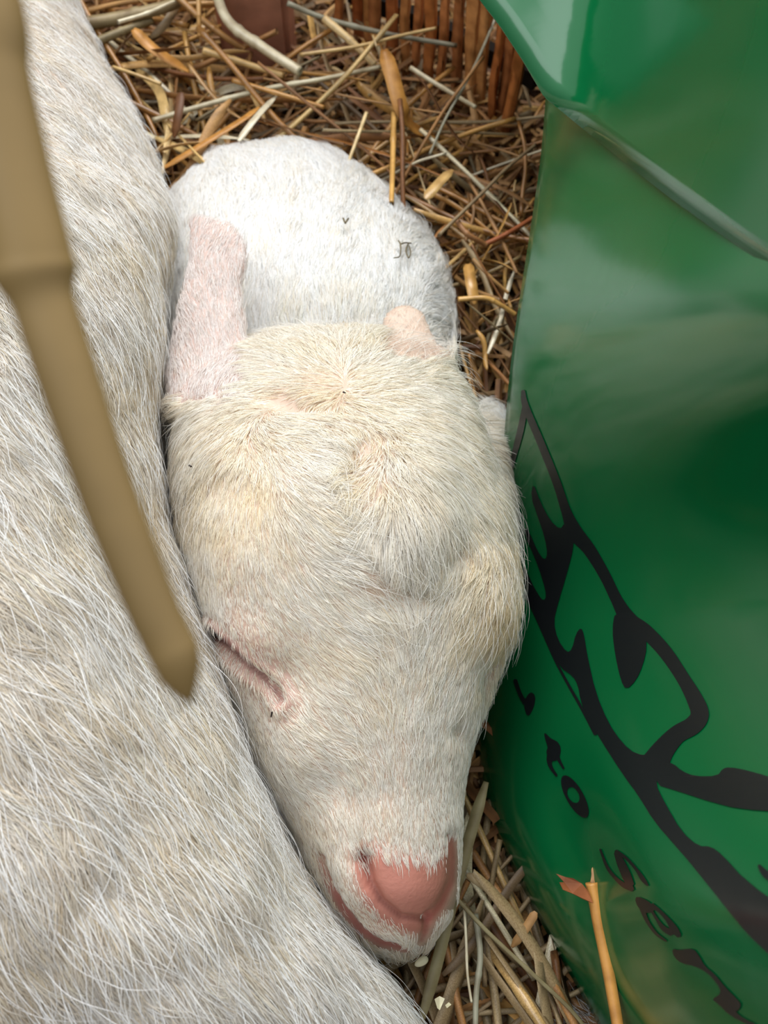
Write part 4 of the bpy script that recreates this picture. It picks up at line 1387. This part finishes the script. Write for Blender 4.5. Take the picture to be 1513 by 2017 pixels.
def fleck(name, polys, off, wpx, mat, label, cat):
    parts_ = []
    for pl in polys:
        pts_ = np.array([on_kid(x, y, off) for x, y in pl])
        dd = project(pts_)[2].mean()
        parts_.append(stem_geo(smooth_line(pts_, 6 * len(pl)), wpx / FPX * dd, (), 6, .7))
    o = mesh_obj(name, *merge(parts_), mat)
    tagit(o, label, cat)


fleck('chaff_fleck', [[(676, 430), (680, 440)], [(686, 430), (680, 440)]], .0080, 4, M_FLECK, 'tiny forked chaff fleck on the white fur of the kid\'s back', 'chaff')
fleck('chaff_curl', [[(785, 474), (789, 482), (789, 498), (786, 506), (776, 508)], [(789, 481), (798, 478), (810, 479)], [(805, 479), (800, 490), (801, 500), (805, 508), (809, 498), (806, 484)]],
      .0080, 3.2, M_FLECK, 'tiny curled chaff tendril on the kid\'s back near the straw', 'chaff')
fleck('dark_speck', [[(536, 1403), (534, 1412)]], .0030, 4, M_DARKSEED, 'tiny dark speck on the kid\'s cheek below its closed eye', 'speck')
fleck('dark_speck', [[(373, 917), (377, 919)]], .0045, 4, M_DARKSEED, 'tiny dark speck at the left edge of the kid\'s head', 'speck')
fleck('dark_speck', [[(676, 772), (680, 774)]], .0050, 4, M_DARKSEED, 'tiny dark speck on the crown of the kid\'s head', 'speck')


def seed(px, py, z, a, b_, rot, mat, label, name, cat):
    bm = bmesh.new(); bmesh.ops.create_uvsphere(bm, u_segments=20, v_segments=12, radius=1)
    for v in bm.verts:
        v.co.x *= a * (1 - .15 * v.co.x); v.co.y *= b_; v.co.z *= b_ * .45
        v.co.z += .12 * b_ * math.sin(v.co.x / a * 3)
    c = G(px, py, z)
    bmesh.ops.rotate(bm, cent=(0, 0, 0), matrix=Matrix.Rotation(rot, 3, 'Z'), verts=bm.verts)
    v = [np.array(q.co) + c for q in bm.verts]; bm.verts.index_update()
    f = [tuple(q.index for q in p.verts) for p in bm.faces]; bm.free()
    o = mesh_obj(name, v, f, mat); tagit(o, label, cat); return o


seed(832, 1893, .034, .0021, .0012, .5, M_SEED, 'pale oval seed husk just below the kid\'s chin', 'seed_husk', 'husk')


def flake(pts, z, label):
    top = [G(x, y, z) + np.array([0, 0, .0004 * i]) for i, (x, y) in enumerate(pts)]
    bot = [p - np.array([0, 0, .0005]) for p in top]
    n = len(pts)
    f = [tuple(range(n)), tuple(range(n, 2 * n))[::-1]] + [(i, n + i, n + (i + 1) % n, (i + 1) % n) for i in range(n)]
    o = mesh_obj('grain_flake', top + bot, f, M_SEED, smooth=False); tagit(o, label, 'flake')


flake([(856, 1968), (866, 1962), (876, 1967), (866, 1990), (861, 1986)], .040, 'larger pale triangular flake in the straw right of the olive blade')
flake([(877, 1980), (884, 1974), (889, 1979), (880, 1986)], .040, 'smaller pale flake beside the triangular one near the olive blade')

# tuft of white down at the bottom edge
rt = G(1150, 2030, .012)
TX, TN = [], []
n = 700
X = np.tile(rt, (n, 1)) + rng.normal(0, 1, (n, 3)) * np.array([.0035, .002, .001]); X[:, 2] = np.clip(X[:, 2], .004, .05)
N = np.tile(np.array([0, 0, 1.0]), (n, 1)) + rng.normal(0, .25, (n, 3)); N /= np.linalg.norm(N, axis=1)[:, None]
D = np.tile(np.array([-.85, .5, 0.1]), (n, 1)) + rng.normal(0, .16, (n, 3))
o = fur_curves('fur_tuft', None, X, N, D, rng.uniform(.006, .014, n), np.full(n, .35), np.full(n, .00007), np.tile(WHITE * .95, (n, 1)), R=.03)
tagit(o, 'small white tuft of shed fur on the straw at the bottom edge', 'fur tuft')
